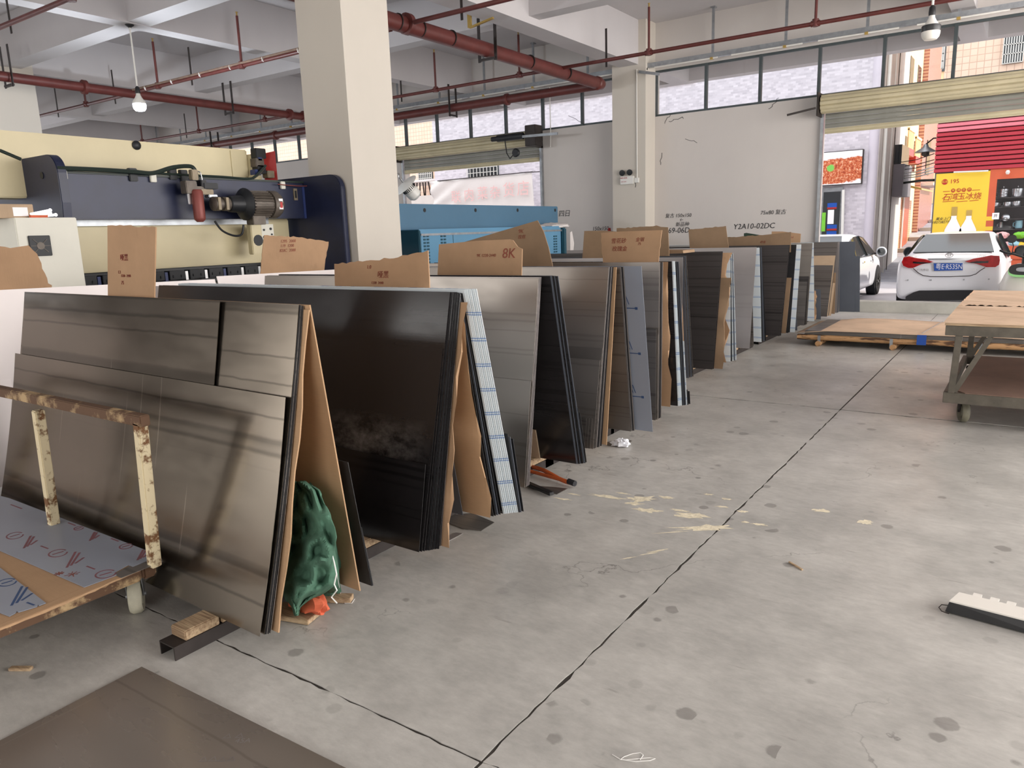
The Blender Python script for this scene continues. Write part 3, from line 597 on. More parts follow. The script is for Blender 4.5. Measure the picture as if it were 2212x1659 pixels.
# --- fifth stack ---
stack(.6,((1421,906),(1424,567)),((1467,877),(1449,565)))
sheet((1416,908),(1424,711),'steel_dark','lower brown-grey steel sheet at the front of the fifth stack')
sheet((1420,907),(1433,722),'steel_grey','narrow low bright-edged sheet at the right front of the fifth stack', L=.9)
s5 = sheet((1421,906),(1424,567),'steel_grey','tall brown-grey steel sheet at the front of the fifth stack', L=2.6)
pack(3,(1423,905),(1426,566),(1428,902),(1432,566),['steel_pale',E_],'bright edge left of the torn board in the fifth stack','bright edges in the fifth stack')
sheet((1448,879),(1440,566),'cardboard','brown board with ragged left edge in the fifth stack', ragged=True, **CB)
sheet((1464,877),(1446,565),'black_film','black strip of sheet between board and white sheets in the fifth stack')
pack(3,(1467,877),(1449,565),(1473,876),(1454,565),'white_film_printed','white-filmed sheet edge in the fifth stack','white sheet edges in the fifth stack', L=2.4)
pack(4,(1475,876),(1456,566),(1482,875),(1463,566),[E_,'slate_film'],'dark edge beside the white edges in the fifth stack','dark sheet edges in the fifth stack', L=2.4)
sheet((1484,875),(1474,737),'white_film_printed','short white-filmed offcut at the right foot of the fifth stack', L=.6)
pack(2,(1487,875),(1483,842),(1491,873),(1487,845),E_,'tiny dark offcut at the right foot of the fifth stack','tiny dark offcuts at the fifth stack', L=.3)
# --- sixth stack ---
stack(.6,((1471,830),(1475,556)),((1488,817),(1476,555)))
s6 = sheet((1471,830),(1475,556),'steel_pale','bright steel sheet with a peeled corner just behind the fifth stack', L=2.6)
sheet((1480,825),(1474,640),'cardboard','narrow brown strip right of the bright steel sheet', L=1.0, **CB)
pack(4,(1488,817),(1476,555),(1498,813),(1483,552),['slate_film','steel_dark'],'slate-coloured sheet edge right of the bright steel sheet','slate sheet edges in the sixth stack', L=2.4)
# --- seventh stack ---
stack(.6,((1539,798),(1559,544)),((1578,781),(1568,549)))
sheet((1539,798),(1559,544),'black_film_far','black sheet with pale horizontal seams and a small round hole in the seventh stack')
sheet((1542,797),(1561,543),'black_film_far','black sheet just behind the one with the round hole', L=2.6)
sheet((1558,797),(1576,600),'cardboard_dim','torn cardboard curling out of the seventh stack', ragged=True, L=.9, **CB)
sheet((1568,783),(1572,546),'cardboard','upper torn cardboard strip beside the black sheets of the seventh stack', ragged=True, L=1.2, wob=.03, **CB)
pack(5,(1578,781),(1568,549),(1591,778),(1575,549),['white_film_printed',E_,'white_film_printed','slate_film'],'sheet edge right of the torn cardboard, seventh stack','sheet edges in the seventh stack', L=2.4)
# --- eighth stack ---
stack(.6,((1619,753),(1634,534)),((1645,739),(1641,535)))
sheet((1619,753),(1634,534),'steel_pale','large pale grey sheet with a dark smudge in the eighth stack', L=2.6)
sheet((1628,747),(1622,640),'steel_dark','low grey sheet seen between the pale grey sheet and the white one', L=.6)
sheet((1645,739),(1641,535),'white_film_printed','white-filmed sheet with a small blue logo in the eighth stack')
pack(3,(1648,738),(1643,534),(1655,736),(1646,534),[E_,'slate_film'],'dark edge right of the white sheet in the eighth stack','dark edges in the eighth stack', L=2.4)
# --- ninth stack ---
stack(.6,((1684,726),(1704,529)),((1717,718),(1715,530)))
sheet((1684,726),(1704,529),'black_film_far','black sheet with many horizontal seams in the ninth stack')
sheet((1687,725),(1706,529),'black_film_far','black sheet just behind the many-seamed one', L=2.55)
sheet((1697,720),(1703,600),'cardboard_dim','narrow brown board right of the many-seamed black sheet', L=.8, **CB)
pack(2,(1703,719),(1707,530),(1706,718),(1709,530),E_,'black edge left of the white sheet in the ninth stack','black edges in the ninth stack', L=2.4)
sheet((1717,718),(1715,530),'white_film_printed','narrow white-filmed sheet in the ninth stack', L=2.4)
sheet((1722,714),(1720,690),'slate_film','small slate offcut at the foot of the ninth stack', L=.3)
# --- tenth stack ---
stack(.6,((1743,701),(1755,525)),((1759,694),(1758,524)))
sheet((1737,703),(1749,609),'steel_dark','lower grey sheet at the front of the tenth stack')
sheet((1740,702),(1753,597),'black_film_far','black band of sheet between upper and lower sheets of the tenth stack')
sheet((1743,701),(1755,525),'steel_grey','upper shiny sheet with a yellowish reflection in the tenth stack', L=2.6)
sheet((1759,694),(1758,524),'white_film_printed','slim white and blue printed sheet edge in the tenth stack', L=2.4)
sheet((1763,691),(1758,628),'cardboard','torn cardboard offcut in front of the slate offcut', ragged=True, L=.5, **CB)
sheet((1773,690),(1769,625),'slate_film','slate blue low offcut beside the torn cardboard offcut', L=.3)
# --- eleventh stack ---
stack(.6,((1790,682),(1809,523)),((1813,674),(1814,523)))
sheet((1786,684),(1803,573),'steel_dark','lower dark grey sheet in the last stack before the doorway')
sheet((1788,683),(1804,552),'cardboard_pale','beige board forming a band in the last stack before the doorway', **CB)
sheet((1790,682),(1809,523),'steel_dark','upper dark grey sheet in the last stack before the doorway', L=2.6)
sheet((1793,683),(1800,612),'cardboard_pale','slim pale strip leaning at the last stack', L=.06, name='wood_strip', cat='strip')
sheet((1803,678),(1804,590),'cardboard_dim','narrow brown board in the last stack', L=.5, **CB)
pack(3,(1808,676),(1811,524),(1813,674),(1814,523),['steel_pale','slate_film'],'pale sheet edge right of the brown board in the last stack','pale sheet edges in the last stack', L=2.4)
sheet((1846,674),(1845,522),'slate_film','upright slate grey sheet nearest the doorway', L=1.6, yaw=0)
sheet((1857,674),(1856,554),'slate_film','lower upright slate grey sheet beside the street doorway', L=1.2, yaw=0)
# steel channels and wood blocks that carry the stacks
def foot(y0, y1, x, first, lab, wood=True):
    T = thing('steel_channel', lab, 'steel channel', (x,y0,0), group=None if first else 'steel channels under the stacks')
    MB().box(x-.05,x+.05,y0,y1,.05,.056).box(x-.05,x-.044,y0,y1,0,.05).box(x+.044,x+.05,y0,y1,0,.05).build('channel', 'dark_iron', T)
spots = [(1.37,2.25),(2.2,3.3),(3.3,4.15),(4.05,5.05),(5.0,5.95),(6.3,7.1),(7.2,8.2),(8.6,9.6),(9.85,10.75),(11.0,11.95),(12.1,13.4)]
for i, (a, b) in enumerate(spots):
    for j, x in enumerate((-2.62 if i < 5 else -2.94,-4.2) if i else (-2.60,-4.2)):
        lb = 'rusty steel channel under the front of the nearest stack, end showing' if (i,j) == (0,0) else 'rusty steel channel under the black sheets of the second stack' if (i,j) == (1,0) else 'steel channel under the %s end of the %s stack' % (('right','left')[j], ORD[i] if i < 10 else 'last')
        foot(a, b, x, j == 0 and i < 2, lb)
        o = bx('wood_block', 'wood', None, x-.048, x+.048, a+(.05 if j == 0 and i < 2 else .2), a+(.2 if i == 0 and j == 0 else .42), .0565, .098, .004)
        SN = 'the %s end of the %s stack' % (('right','left')[j], ORD[i] if i < 10 else 'last')
        tag(o, ('pale sawn wood block on the channel at the nearest stack' if i == 0 else 'small sawn wood block on the channel at the second stack') if j == 0 and i < 2 else 'front wood block under '+SN, 'wood block', None if j == 0 and i < 2 else 'wood blocks under the stacks')
        tag(bx('wood_block', 'wood', None, x-.048, x+.048, a+(.5 if i or j else .21), b-.02, .0565, .098, .004), 'rear wood block under '+SN, 'wood block', 'wood blocks under the stacks')
# long rows of white-filmed sheets standing lengthwise behind the stacks
def wsheet(x, y0, y1, z0, z1a, z1b, label, mat='white_film_long', lean=.28, group=None):
    pl = [V((x+lean,y0,z0)),V((x+lean,y1,z0)),V((x,y1,z1b)),V((x,y0,z1a))]
    o = MB().prism(pl, (-.006,0,-.002)).build('metal_sheet', mat); return tag(o, label, 'metal sheet', group)
a = P(0,624,x=-5.5); b = P(464,603,x=-5.5); c = P(466,597,x=-5.5); d = P(724,581,x=-5.5)
wsheet(-5.5, 1.0, b.y, .1, a.z+.02, b.z, 'tall white-filmed sheet standing lengthwise behind the nearest stack')
zz1 = P(20,818,x=-5.35).z; zz2 = P(20,944,x=-5.28).z
wsheet(-5.5+(1.32-zz1)*.234+.012, .9, 2.05, .1, zz1, zz1, 'lower white-filmed sheet at the far left edge', lean=(zz1-.1)*.234)
wsheet(-5.5+(1.32-zz2)*.234+.024, .8, 2.0, .1, zz2, zz2, 'lowest white-filmed sheet at the far left edge', lean=(zz2-.1)*.234)
wsheet(-5.5, b.y+.02, 5.3, .1, c.z, P(724,581,x=-5.5).z-.01, 'long white-filmed sheet standing lengthwise behind the second and third stacks')
T = thing('sheet_rack', 'low steel rack carrying the lengthwise white sheets', 'rack', (-5.5,3,0))
for y in (1.3,2.8,4.4): MB().box(-5.8,-5.0,y-.04,y+.04,0,.09).bar((-5.62,y,.05),(-5.62,y,1.15),.05,.05,(0,1,0)).build('frame', 'dark_iron', T)
MB().bar((-5.62,.9,1.13),(-5.62,5.3,1.13),.05,.05).build('rail', 'dark_iron', T)

# ---- cardboard markers ----
def card(px, label, x=None, y=None, mat='cardboard', torn_sides=(), texts=(), th=.006, name='cardboard_sign'):
    kw = dict(x=x) if x is not None else dict(y=y)
    pts = torn([P(u,v,**kw) for u,v in px], torn_sides, .006, .03)
    o = MB().prism(pts, (0,th,0) if x is None else (-th,0,0)).build(name, mat); tag(o, label, 'cardboard')
    for s_, u, v, size, ink, *sh in texts:
        p = P(u,v,**kw); dep = (p-CP).dot(fw)
        p = p + (V((0,-.0015,0)) if x is None else V((.0015,0,0)))
        text(s_, p, size*dep/F_PX, R_Y if x is None else R_X, ink, o, 'handwriting', shear=.2)
    return o
card([(0,532),(22,536),(62,530),(80,548),(97,590),(104,612),(112,616),(112,640),(0,645)],'brown cardboard with a slanting torn corner at the far left', x=-5.515, torn_sides=(0,2,3,4))
card([(232,487),(258,486),(336,491),(333,650),(233,650)],'upright tall cardboard sign standing behind the nearest stack', y=1.93, torn_sides=(0,1), texts=[('哑黑',268,557,16,'ink_red'),('1.2',258,588,9,'ink_red'),('1220 - 2440',272,596,8,'ink_red'),('75',265,611,11,'ink_red')])
card([(571,508),(640,512),(710,522),(703,560),(699,600),(561,606),(566,550)],'cardboard sign with three faint lines in front of the blue machine plate', x=-5.515, torn_sides=(0,1,2,5), texts=[('1295  2000',622,521,9,'ink_red'),('119  1200',620,531,9,'ink_red'),('820C  2000',621,541,9,'ink_red')])
card([(722,570),(800,562),(860,556),(890,548),(924,541),(927,600),(928,640),(724,640)],'cardboard sign with a long torn top on the second stack', y=2.83, torn_sides=(0,1,2,3), texts=[('1.0',797,577,11,'ink_red'),('哑黑',827,594,17,'ink_red'),('1220  2440',815,611,8,'ink_red')])
card([(948,528),(1030,520),(1100,517),(1108,519),(1118,533),(1128,538),(1126,615),(944,615)],'cardboard sign marked 8K on the third stack', y=3.74, texts=[('8K',1098,548,30,'ink_red'),('9K 1220-2440',1050,552,9,'ink_red')])
card([(1002,523),(1090,497),(1161,476),(1174,500),(1185,535),(1199,600),(1010,600)],'large cardboard sign with a slanting top behind the one marked 8K', y=4.72, mat='cardboard_dim', texts=[('9K',1125,500,12,'ink_red'),('拉丝',1127,512,10,'ink_red')])
card([(1298,503),(1340,500),(1430,497),(1428,512),(1424,540),(1420,580),(1302,580)],'cardboard sign with red writing and torn sides on the fifth stack', y=(WM[s5.name] @ V((1.,s5['_w'],.01))).y, torn_sides=(3,4,6), texts=[('雪花砂',1336,521,12,'ink_red'),('玫瑰金',1338,538,12,'ink_red'),('金钢',1382,518,10,'ink_red'),('75',1381,527,8,'ink_red')])
card([(1262,499),(1303,498),(1330,500),(1330,585),(1256,585)],'plain cardboard sign half hidden on the left of the one with torn sides', y=(WM[s6.name] @ V((1.,s6['_w'],.01))).y, mat='cardboard_dim')
card([(1332,493),(1375,491),(1418,487),(1427,490),(1443,491),(1446,565),(1330,565)],'plain dark cardboard sign right behind the one with torn sides', y=6.78, mat='cardboard_dim', torn_sides=(0,1))
card([(1487,496),(1528,492),(1568,488),(1571,512),(1576,550),(1491,550)],'plain four-sided cardboard sign before the white wall writing', y=9.25, mat='cardboard_dim', torn_sides=(0,1))
card([(1547,514),(1600,511),(1646,508),(1709,501),(1708,545),(1538,545)],'long low cardboard sign with torn top on the ninth stack', y=10.45, mat='cardboard_dim', torn_sides=(0,1), texts=[('砂金',1648,523,6,'ink_red')])
card([(1607,504),(1612,503),(1643,508),(1643,530),(1606,530)],'small dark green board peeping above the long low cardboard sign', y=10.6, mat='green_board')
card([(1667,500),(1690,500),(1730,505),(1727,545),(1665,545)],'small taped cardboard piece at the right end of the signs', y=11.6, texts=[('H',1711,513,7,'ink_red')])
card([(1420,541),(1475,541),(1476,547),(1420,549)],'thin brown board edge lying across the sixth stack top', y=6.95, mat='cardboard_dim', name='cardboard_strip', th=.3)

# ---- green tarpaulin and small things between the first boards ----
base = P(668,1310,z=0)
def blob(name, mat, cx, cy, cz, rx, ry, rz, seed, fold=.5, n=40, m=34, parent=None, flat=0):
    mb = MB(); vs = []; off = V((seed*3.1,seed*1.7,seed))
    for i in range(m+1):
        ph = pi*i/m
        for j in range(n):
            th = 2*pi*j/n; d = V((math.sin(ph)*math.cos(th), math.sin(ph)*math.sin(th), math.cos(ph)))
            ns = noise.noise(V((d.x*2.2,d.y*2.2,d.z*.9))*1.1+off)*.35 + abs(noise.noise(V((d.x*4,d.y*4,d.z*1.4))+off))*fold*.6 - .5*fold*abs(noise.noise(d*7+off))*.5
            k_ = 1+ns; vs.append(V((cx+rx*d.x*k_, cy+ry*d.y*k_, max(flat, cz+rz*d.z*k_))))
    fs = [(i*n+j, i*n+(j+1)%n, (i+1)*n+(j+1)%n, (i+1)*n+j) for i in range(m) for j in range(n)]
    return mb.add(vs, fs).build(name, mat, parent, True)
T = thing('green_tarpaulin', 'crumpled dark green tarpaulin stuffed between two brown boards', 'tarpaulin', (-2.6,1.87,.03))
# draped cloth: a folded curtain surface hanging from a crown, with torn hem
nu, nv = 90, 46; vs = []
outline = [(1040,622,660),(1060,616,690),(1085,612,700),(1110,610,712),(1140,610,724),(1160,609,728),(1190,608,722),(1215,607,727),(1240,607,729),(1262,606,724),(1280,612,700),(1295,618,675),(1312,632,650),(1330,637,645)]
def ol(v):
    for (a,l0,r0_),(b,l1,r1_) in zip(outline, outline[1:]):
        if v <= b:
            t = (v-a)/(b-a); return l0+(l1-l0)*t, r0_+(r1_-r0_)*t
    return outline[-1][1:]
for i in range(nu+1):
    t = i/nu; v = 1040+290*t; l, r = ol(v)
    for j in range(nv+1):
        s_ = j/nv; u = l+(r-l)*s_
        depth = 1.80 + .03*(1-t) - .0*t
        f1 = noise.noise(V((s_*2.2+t*1.5, t*3.6-s_*1.5, 1.3))); f2 = noise.noise(V((s_*2.6-t*3.4, t*3.4+s_*2.6, 6.1))); f3 = noise.noise(V((s_*9, t*14, 2)))
        rdg = (1-abs(f2)*3.2) ; yy = depth + .05*f1 + .05*max(0,rdg)*-1 + .012*f3 + .16*abs(s_-.42)**1.5 + .05*math.sin(4*t+3*s_)
        p = P(u, v, y=max(1.66,yy)); vs.append(V((p.x, p.y, max(.035,p.z))))
fs = [(i*(nv+1)+j, i*(nv+1)+j+1, (i+1)*(nv+1)+j+1, (i+1)*(nv+1)+j) for i in range(nu) for j in range(nv)]
o = MB().add(vs, fs).build('cloth', 'tarp_green', T, True); sm = o.modifiers.new('s','SOLIDIFY'); sm.thickness = .004
blob('bundle', 'tarp_green', -2.42, 1.96, .28, .13, .08, .24, 4, .6, parent=T, flat=.045)
pts = [P(u,v,y=1.80) for u,v in ((701,1156),(712,1180),(722,1215),(727,1240),(722,1262),(728,1275),(716,1290),(728,1303))]
MB().tube(pts,.0028,6).build('white_cord','cord_white',T)
pts = [P(u,v,z=.004) for u,v in ((736,1285),(745,1303),(760,1303),(766,1294))]; tag(MB().tube([P(728,1240,y=1.8)]+pts,.0014,5).build('thin_string','cord_white'), 'thin pale string trailing onto the floor below the tarpaulin', 'cord')
tag(blob('orange_cloth','orange_cloth', P(690,1290,z=.06).x, 1.87, .07, .1, .05, .05, 9, .5, 26, 18, flat=.03), 'orange cloth showing under the green tarpaulin', 'cloth')
c = P(632,1338,z=.012); T = tag(MB().cbox((c.x-.03,c.y+.04,.013),(.2,.11,.022),Matrix.Rotation(.25,3,'Z')).build('plywood_offcut','wood',bevel=.002), 'pale plywood offcut on the floor below the green tarpaulin', 'wood')
c = P(690,1306,z=.012); tag(MB().cbox((c.x-.05,c.y+.04,.013),(.3,.05,.024),Matrix.Rotation(.5,3,'Z')).build('wood_strip','wood',bevel=.002), 'pale wood strip beneath the orange cloth', 'wood')

# ---- things on the floor between the stacks ----
def flat(px, label, mat, z=.0, th=.003, name='metal_sheet', cat='metal sheet'):
    return tag(MB().prism([P(u,v,z=z+th) for u,v in px], (0,0,-th)).build(name, mat), label, cat)
flat([(975,1112),(1020,1108),(1068,1128),(1040,1146),(1000,1142),(970,1130)],'dark flat sheet lying on the floor at the foot of the second stack','steel_dark',.001)
flat([(962,1160),(985,1150),(1000,1152),(970,1168)],'small bright sheet scrap beside the second stack','steel_pale',.001)
flat([(1138,1048),(1200,1052),(1226,1055),(1204,1067),(1150,1056)],'dark flat sheet lying at the foot of the third stack','steel_dark',.001)
a = P(1130,1040,z=.02); b = P(1192,1067,z=.02); T = tag(MB().bar(a,b,.035,.02).build('black_bar','black_plastic',bevel=.003), 'short black bar on the dark sheet at the third stack', 'bar')
flat([(1310,955),(1345,948),(1365,952),(1338,965),(1312,962)],'grey sheet scrap at the foot of the fourth stack','steel_dark',.001)
c = P(1342,956,z=.03); tag(blob('plastic_wrap','car_white', c.x, c.y, .025, .06, .04, .03, 3, 1.2, 20, 14, flat=.006), 'crumpled clear plastic wrap on the floor by the fourth stack', 'plastic')
T = thing('bolt_cutter', 'long orange-handled cutter lying on the floor at the third stack', 'tool', P(1200,1028,z=0))
a = P(1146,1008,z=.05); b = P(1240,1044,z=.03); a2 = P(1146,1018,z=.04)
MB().tube([a+(b-a)*i/6+V((0,0,.01*math.sin(i))) for i in range(7)],.014,8).build('handle','tool_orange',T,True); MB().tube([a2+(b-a2)*i/6 for i in range(7)],.012,8).build('handle','tool_orange',T,True)
MB().tube([b-(b-a)*.12,b,b+(b-a)*.02],.019,8).build('grip','rubber',T,True); MB().cbox(a+V((-.04,0,0)),(.1,.04,.02)).build('jaw','dark_iron',T,bevel=.004)
T = tag(MB().cbox(P(45,1444,z=.006),(.085,.022,.012),Matrix.Rotation(.55,3,'Z')).build('wood_chip','wood',bevel=.002), 'small pale wood chip lying alone on the floor at lower left', 'wood')
tag(MB().cbox(P(1719,1222,z=.004),(.09,.008,.006),Matrix.Rotation(2.5,3,'Z')).build('wood_splinter','wood'), 'thin wood splinter on the open floor right of the joint', 'wood')
c = P(1372,1637,z=.0015); tag(MB().tube([c+V((.04*math.cos(t*.7)*(.4+.1*t), .03*math.sin(t*.9), 0)) for t in range(14)],.0012,5).build('white_string','cord_white'), 'curled white string on the floor near the bottom edge', 'cord')
# foreground sheet lying on the floor
a, b, c = P(306,1440,z=.012), P(0,1590,z=.012), P(752,1661,z=.012); ex = (c-a); ex.z = 0; ex.normalize(); ey = V((ex.y,-ex.x,0))
for i in range(3):
    q = a+V((.003*i,-.002*i,0)); z0 = .0005+.004*(2-i); pl = [q, q+ex*2.44, q+ex*2.44+ey*1.22, q+ey*1.22]
    o = MB().prism([V((p.x,p.y,z0)) for p in pl], (0,0,.0034)).build('metal_sheet','floor_steel', None, origin=(a.x,a.y,0))
    tag(o, 'big dark steel sheet lying flat on the floor at lower left' if i == 0 else ('upper' if i == 1 else 'lowest')+' steel sheet beneath the big one lying on the floor', 'metal sheet', None if i == 0 else 'sheets under the top floor sheet')
    if i == 0:
        for s_, u, v in (('ᐃ ᐃ',505,1590),('45A',525,1600),('ᐃᐃ',450,1640),('ᐃᐃ',490,1640)):
            text(s_.replace('ᐃ','△'), P(u,v,z=.0126), .03, Euler((0,0,.6)).to_matrix(), 'steel_pale', o, 'chalk_mark', ext=.0001)

# ---- push cart at lower left ----
ZD = .27; YB = 1.50
fr = P(362,1203,z=ZD); fl = P(0,1352,z=ZD)
T = thing('flat_cart', 'low flat push cart with a rust-patched cream rail, cut off by the left edge', 'cart', (-3.4,1.0,0))
X1 = fr.x; Y0 = min(.45, fl.y-.35); x0_, x1_ = X1-2.2, X1
c1_ = V((X1, YB+.04, ZD)); c2_ = V((fl.x+(fl.x-fr.x)*.9, Y0, ZD))
pl = [V((x0_,Y0,ZD)), V((X1+.06,Y0,ZD)), V((X1+.04,YB-.25,ZD)), c1_, V((X1-.06,YB+.05,ZD)), V((x0_,YB+.05,ZD))]
MB().prism(torn(pl,(1,2),.004), (0,0,-.006)).build('cardboard_deck', 'cardboard_board', T)
MB().box(x0_,X1-.02,YB-.03,YB+.03,ZD-.07,ZD-.0085).box(x0_,X1-.02,Y0,Y0+.06,ZD-.07,ZD-.0085).box(X1-.09,X1-.021,Y0+.061,YB-.031,ZD-.07,ZD-.0085).box(x0_,x0_+.06,Y0+.061,YB-.031,ZD-.07,ZD-.0085).build('deck_frame', 'rusty_brown', T, bevel=.01)
bx('deck_board', 'wood', T, x0_+.02, X1-.05, Y0+.03, YB-.02, ZD-.008, ZD-.0062)
def railpost(u0, v0, u1, v1):
    b_ = P(u0,v0,y=YB); t_ = P(u1,v1,y=YB); b_.z = ZD-.008; t_.y = YB
    MB().bar(b_, t_, .042, .042, (0,1,0)).build('post', 'rusty_cream', T, bevel=.004)
railpost(330,1192,303,912); railpost(112,1103,82,886)
a = P(306,918,y=YB); a.z += .02; MB().bar(a+V((.03,0,0)), V((x0_,YB,a.z-.0)), .042, .045).build('top_rail', 'rusty_brown', T, bevel=.004)
b_ = V((x0_+.03,YB,ZD)); MB().bar(b_, V((b_.x,YB,a.z)), .05, .05, (0,1,0)).build('post', 'rusty_cream', T, bevel=.004)
def caster(x, y, T, r=.078, zt=.2, mat='caster', ax=(1,0,0)):
    ax = V(ax).normalized(); c = V((x,y,r))
    w_ = MB().lathe(c-ax*.022, ax, [(.004,-.004),(r*.5,-.004),(r*.55,.004),(r*.9,-.004),(r,.008),(r,.036),(r*.9,.048),(r*.55,.04),(r*.5,.048),(.004,.048)], 26).build('wheel', mat, T, True)
    m_ = MB(); sd = ax.cross(V((0,0,1)))
    for s_ in (-1,1): m_.prism([c+ax*.03*s_+sd*.02*1, c+ax*.03*s_-sd*.02, V((x,y,zt-.02))+ax*.03*s_-sd*.045, V((x,y,zt-.02))+ax*.03*s_+sd*.045], ax*.004*s_)
    m_.cyl(c-ax*.04, c+ax*.04, .009, 8).cbox((x,y,zt-.015),(.1,.1,.014)).cyl((x,y,zt-.01),(x,y,zt+.002),.035,12)
    m_.build('fork', 'dark_iron' if mat == 'caster_dark' else 'galvanised', T)
wc = P(313,1310,z=.01)
caster(wc.x, wc.y-.03, T, zt=ZD-.07, ax=(.55,.83,0)); caster(wc.x, Y0+.12, T, zt=ZD-.07); caster(x0_+.15, YB-.1, T, zt=ZD-.07); caster(x0_+.15, Y0+.12, T, zt=ZD-.07)
def cartsheet(px, label, ink, marks, zz=ZD+.001):
    pl = [P(u,v,z=zz+.003) for u,v in px]; o = MB().prism(pl, (0,0,-.0025)).build('metal_sheet','blue_grey_film'); tag(o, label, 'metal sheet')
    m_ = MB(); Z1 = zz+.0034
    for kind, u, v, s_ in marks:
        if kind == 'o':
            n = 22; pr = [P(u+s_*math.cos(2*pi*i/n)+s_*.0, v+s_*.38*math.sin(2*pi*i/n)-s_*.15*math.cos(2*pi*i/n), z=Z1) for i in range(n)]
            for i in range(n-2): m_.bar(pr[i], pr[i+1], .006, .0006)
            m_.bar(P(u-s_*.6,v+s_*.15,z=Z1), P(u+s_*.6,v-s_*.2,z=Z1), .008, .0006)
        if kind == '/':
            for k_ in (0,1,2):
                m_.bar(P(u-s_*.6+k_*s_*.5, v+s_*(1.0-.25*k_), z=Z1), P(u+s_*.45+k_*s_*.5, v-s_*(.9-.1*k_)*(1 if k_ < 2 else .3), z=Z1), .009, .0006)
        if kind == '-': m_.bar(P(u-s_,v-s_*.35,z=Z1), P(u+s_,v+s_*.4,z=Z1), .007, .0006)
    if marks: tag(m_.build('printed_marks', ink, o), kind='stuff')
    return o
cs = cartsheet([(-120,1040),(20,1076),(346,1200),(287,1224),(277,1220),(248,1236),(252,1242),(182,1268),(-160,1120)],'large blue-grey sheet with red printed marks lying on the cart','ink_purple',
    [('o',32,1157,18),('/',60,1170,14),('-',96,1182,8),('o',125,1195,20),('/',155,1208,18),('-',196,1226,9),('o',228,1240,22),('/',110,1124,10),('-',155,1132,8),('o',170,1141,10),('/',200,1158,10),('-',248,1166,8),('o',272,1180,14),('/',304,1198,12),('-',35,1094,12)])
text('❋ 米', P(142,1240,z=ZD+.0045), .05, Euler((0,0,.4)).to_matrix(), 'ink_red', cs, 'chalk_mark', ext=.0001)
cartsheet([(-120,1190),(0,1226),(99,1302),(84,1308),(82,1306),(80,1310),(40,1322),(36,1320),(33,1324),(20,1331),(-100,1285)],'smaller notched sheet with blue printed marks at the front of the cart','ink_blue',[('o',15,1258,20),('/',38,1286,22),('-',66,1304,8)])
m_ = cartsheet([(246,1240),(280,1222),(348,1205),(352,1212),(262,1248)],'dark sheet under the large blue-grey sheet on the cart','ink_blue',[],ZD+.0002); m_.data.materials[0] = MATS['steel_dark']
# ---- table trolley on the right ----
ZT_ = .80
nl = P(2040,694,z=ZT_); T = thing('table_trolley', 'steel table trolley with cardboard-covered top on casters, cut off by the right edge', 'trolley', (.4,6.4,0))
TX0, TX1, TY0, TY1 = nl.x, nl.x+1.9, nl.y, P(2112,628,z=ZT_).y; TYm = P(2075,660,z=ZT_).y
MB().prism(torn([V((TX0,TY0,ZT_)),V((TX1,TY0,ZT_)),V((TX1,TYm-.01,ZT_)),V((TX0,TYm-.01,ZT_))],(3,)), (0,0,-.012)).build('top_board', 'board_top', T)
MB().prism(torn([V((TX0,TYm+.015,ZT_+.002)),V((TX1,TYm+.015,ZT_+.002)),V((TX1,TY1,ZT_+.002)),V((TX0+.02,TY1,ZT_+.002))],(0,3),.008), (0,0,-.012)).build('top_board', 'board_top', T)
bx('board_core', 'wood', T, TX0+.005, TX1, TY0+.003, TY1-.01, ZT_-.03, ZT_-.0125)
MB().box(TX0+.01,TX1,TY0+.008,TY0+.048,ZT_-.105,ZT_-.031).box(TX0+.01,TX0+.05,TY0+.049,TY1-.061,ZT_-.105,ZT_-.031).box(TX0+.01,TX1,TY1-.06,TY1-.02,ZT_-.105,ZT_-.031).box(TX1-.04,TX1,TY0+.049,TY1-.061,ZT_-.105,ZT_-.031).build('top_frame', 'table_steel', T, bevel=.003)
SZ = .27; BX0 = TX0+.03; BY1 = P(2125,768,z=SZ).y
for x, y in ((TX0+.10,TY0+.03),(TX0+.10,BY1-.05),(TX1-.1,TY0+.03),(TX1-.1,BY1-.05)): MB().bar((x-.02,y,SZ-.02),(x,y,ZT_-.105),.045,.045,(0,1,0)).build('leg', 'table_steel', T, bevel=.003)
for y in (TY0+.03,BY1-.05): MB().bar((TX0+.1,y,SZ),(TX0+.30,y,ZT_-.105),.035,.035,(0,1,0)).build('brace', 'table_steel', T)
MB().box(BX0,TX1,TY0,TY0+.04,SZ-.085,SZ-.006).box(BX0,BX0+.04,TY0+.041,BY1-.041,SZ-.085,SZ-.006).box(BX0,TX1,BY1-.04,BY1,SZ-.085,SZ-.006).build('shelf_frame', 'table_steel', T, bevel=.003)
MB().prism([V((BX0+.14,TY0+.01,SZ)),V((TX1,TY0+.01,SZ)),V((TX1,BY1-.02,SZ)),V((BX0+.1,BY1-.02,SZ)),V((BX0+.06,TY0+.12,SZ))],(0,0,-.012)).build('shelf_board', 'hardboard_shelf', T)
M('caster_dark', (112,108,92), .6, 0, .25, 14)
wp = P(2062,912,z=.0)
for x, y in ((wp.x+.05,wp.y+.04),(wp.x+.01,BY1-.12),(TX1-.1,wp.y+.02)): caster(x, y, T, r=.085, zt=SZ-.083, mat='caster_dark', ax=(1,.35,0))
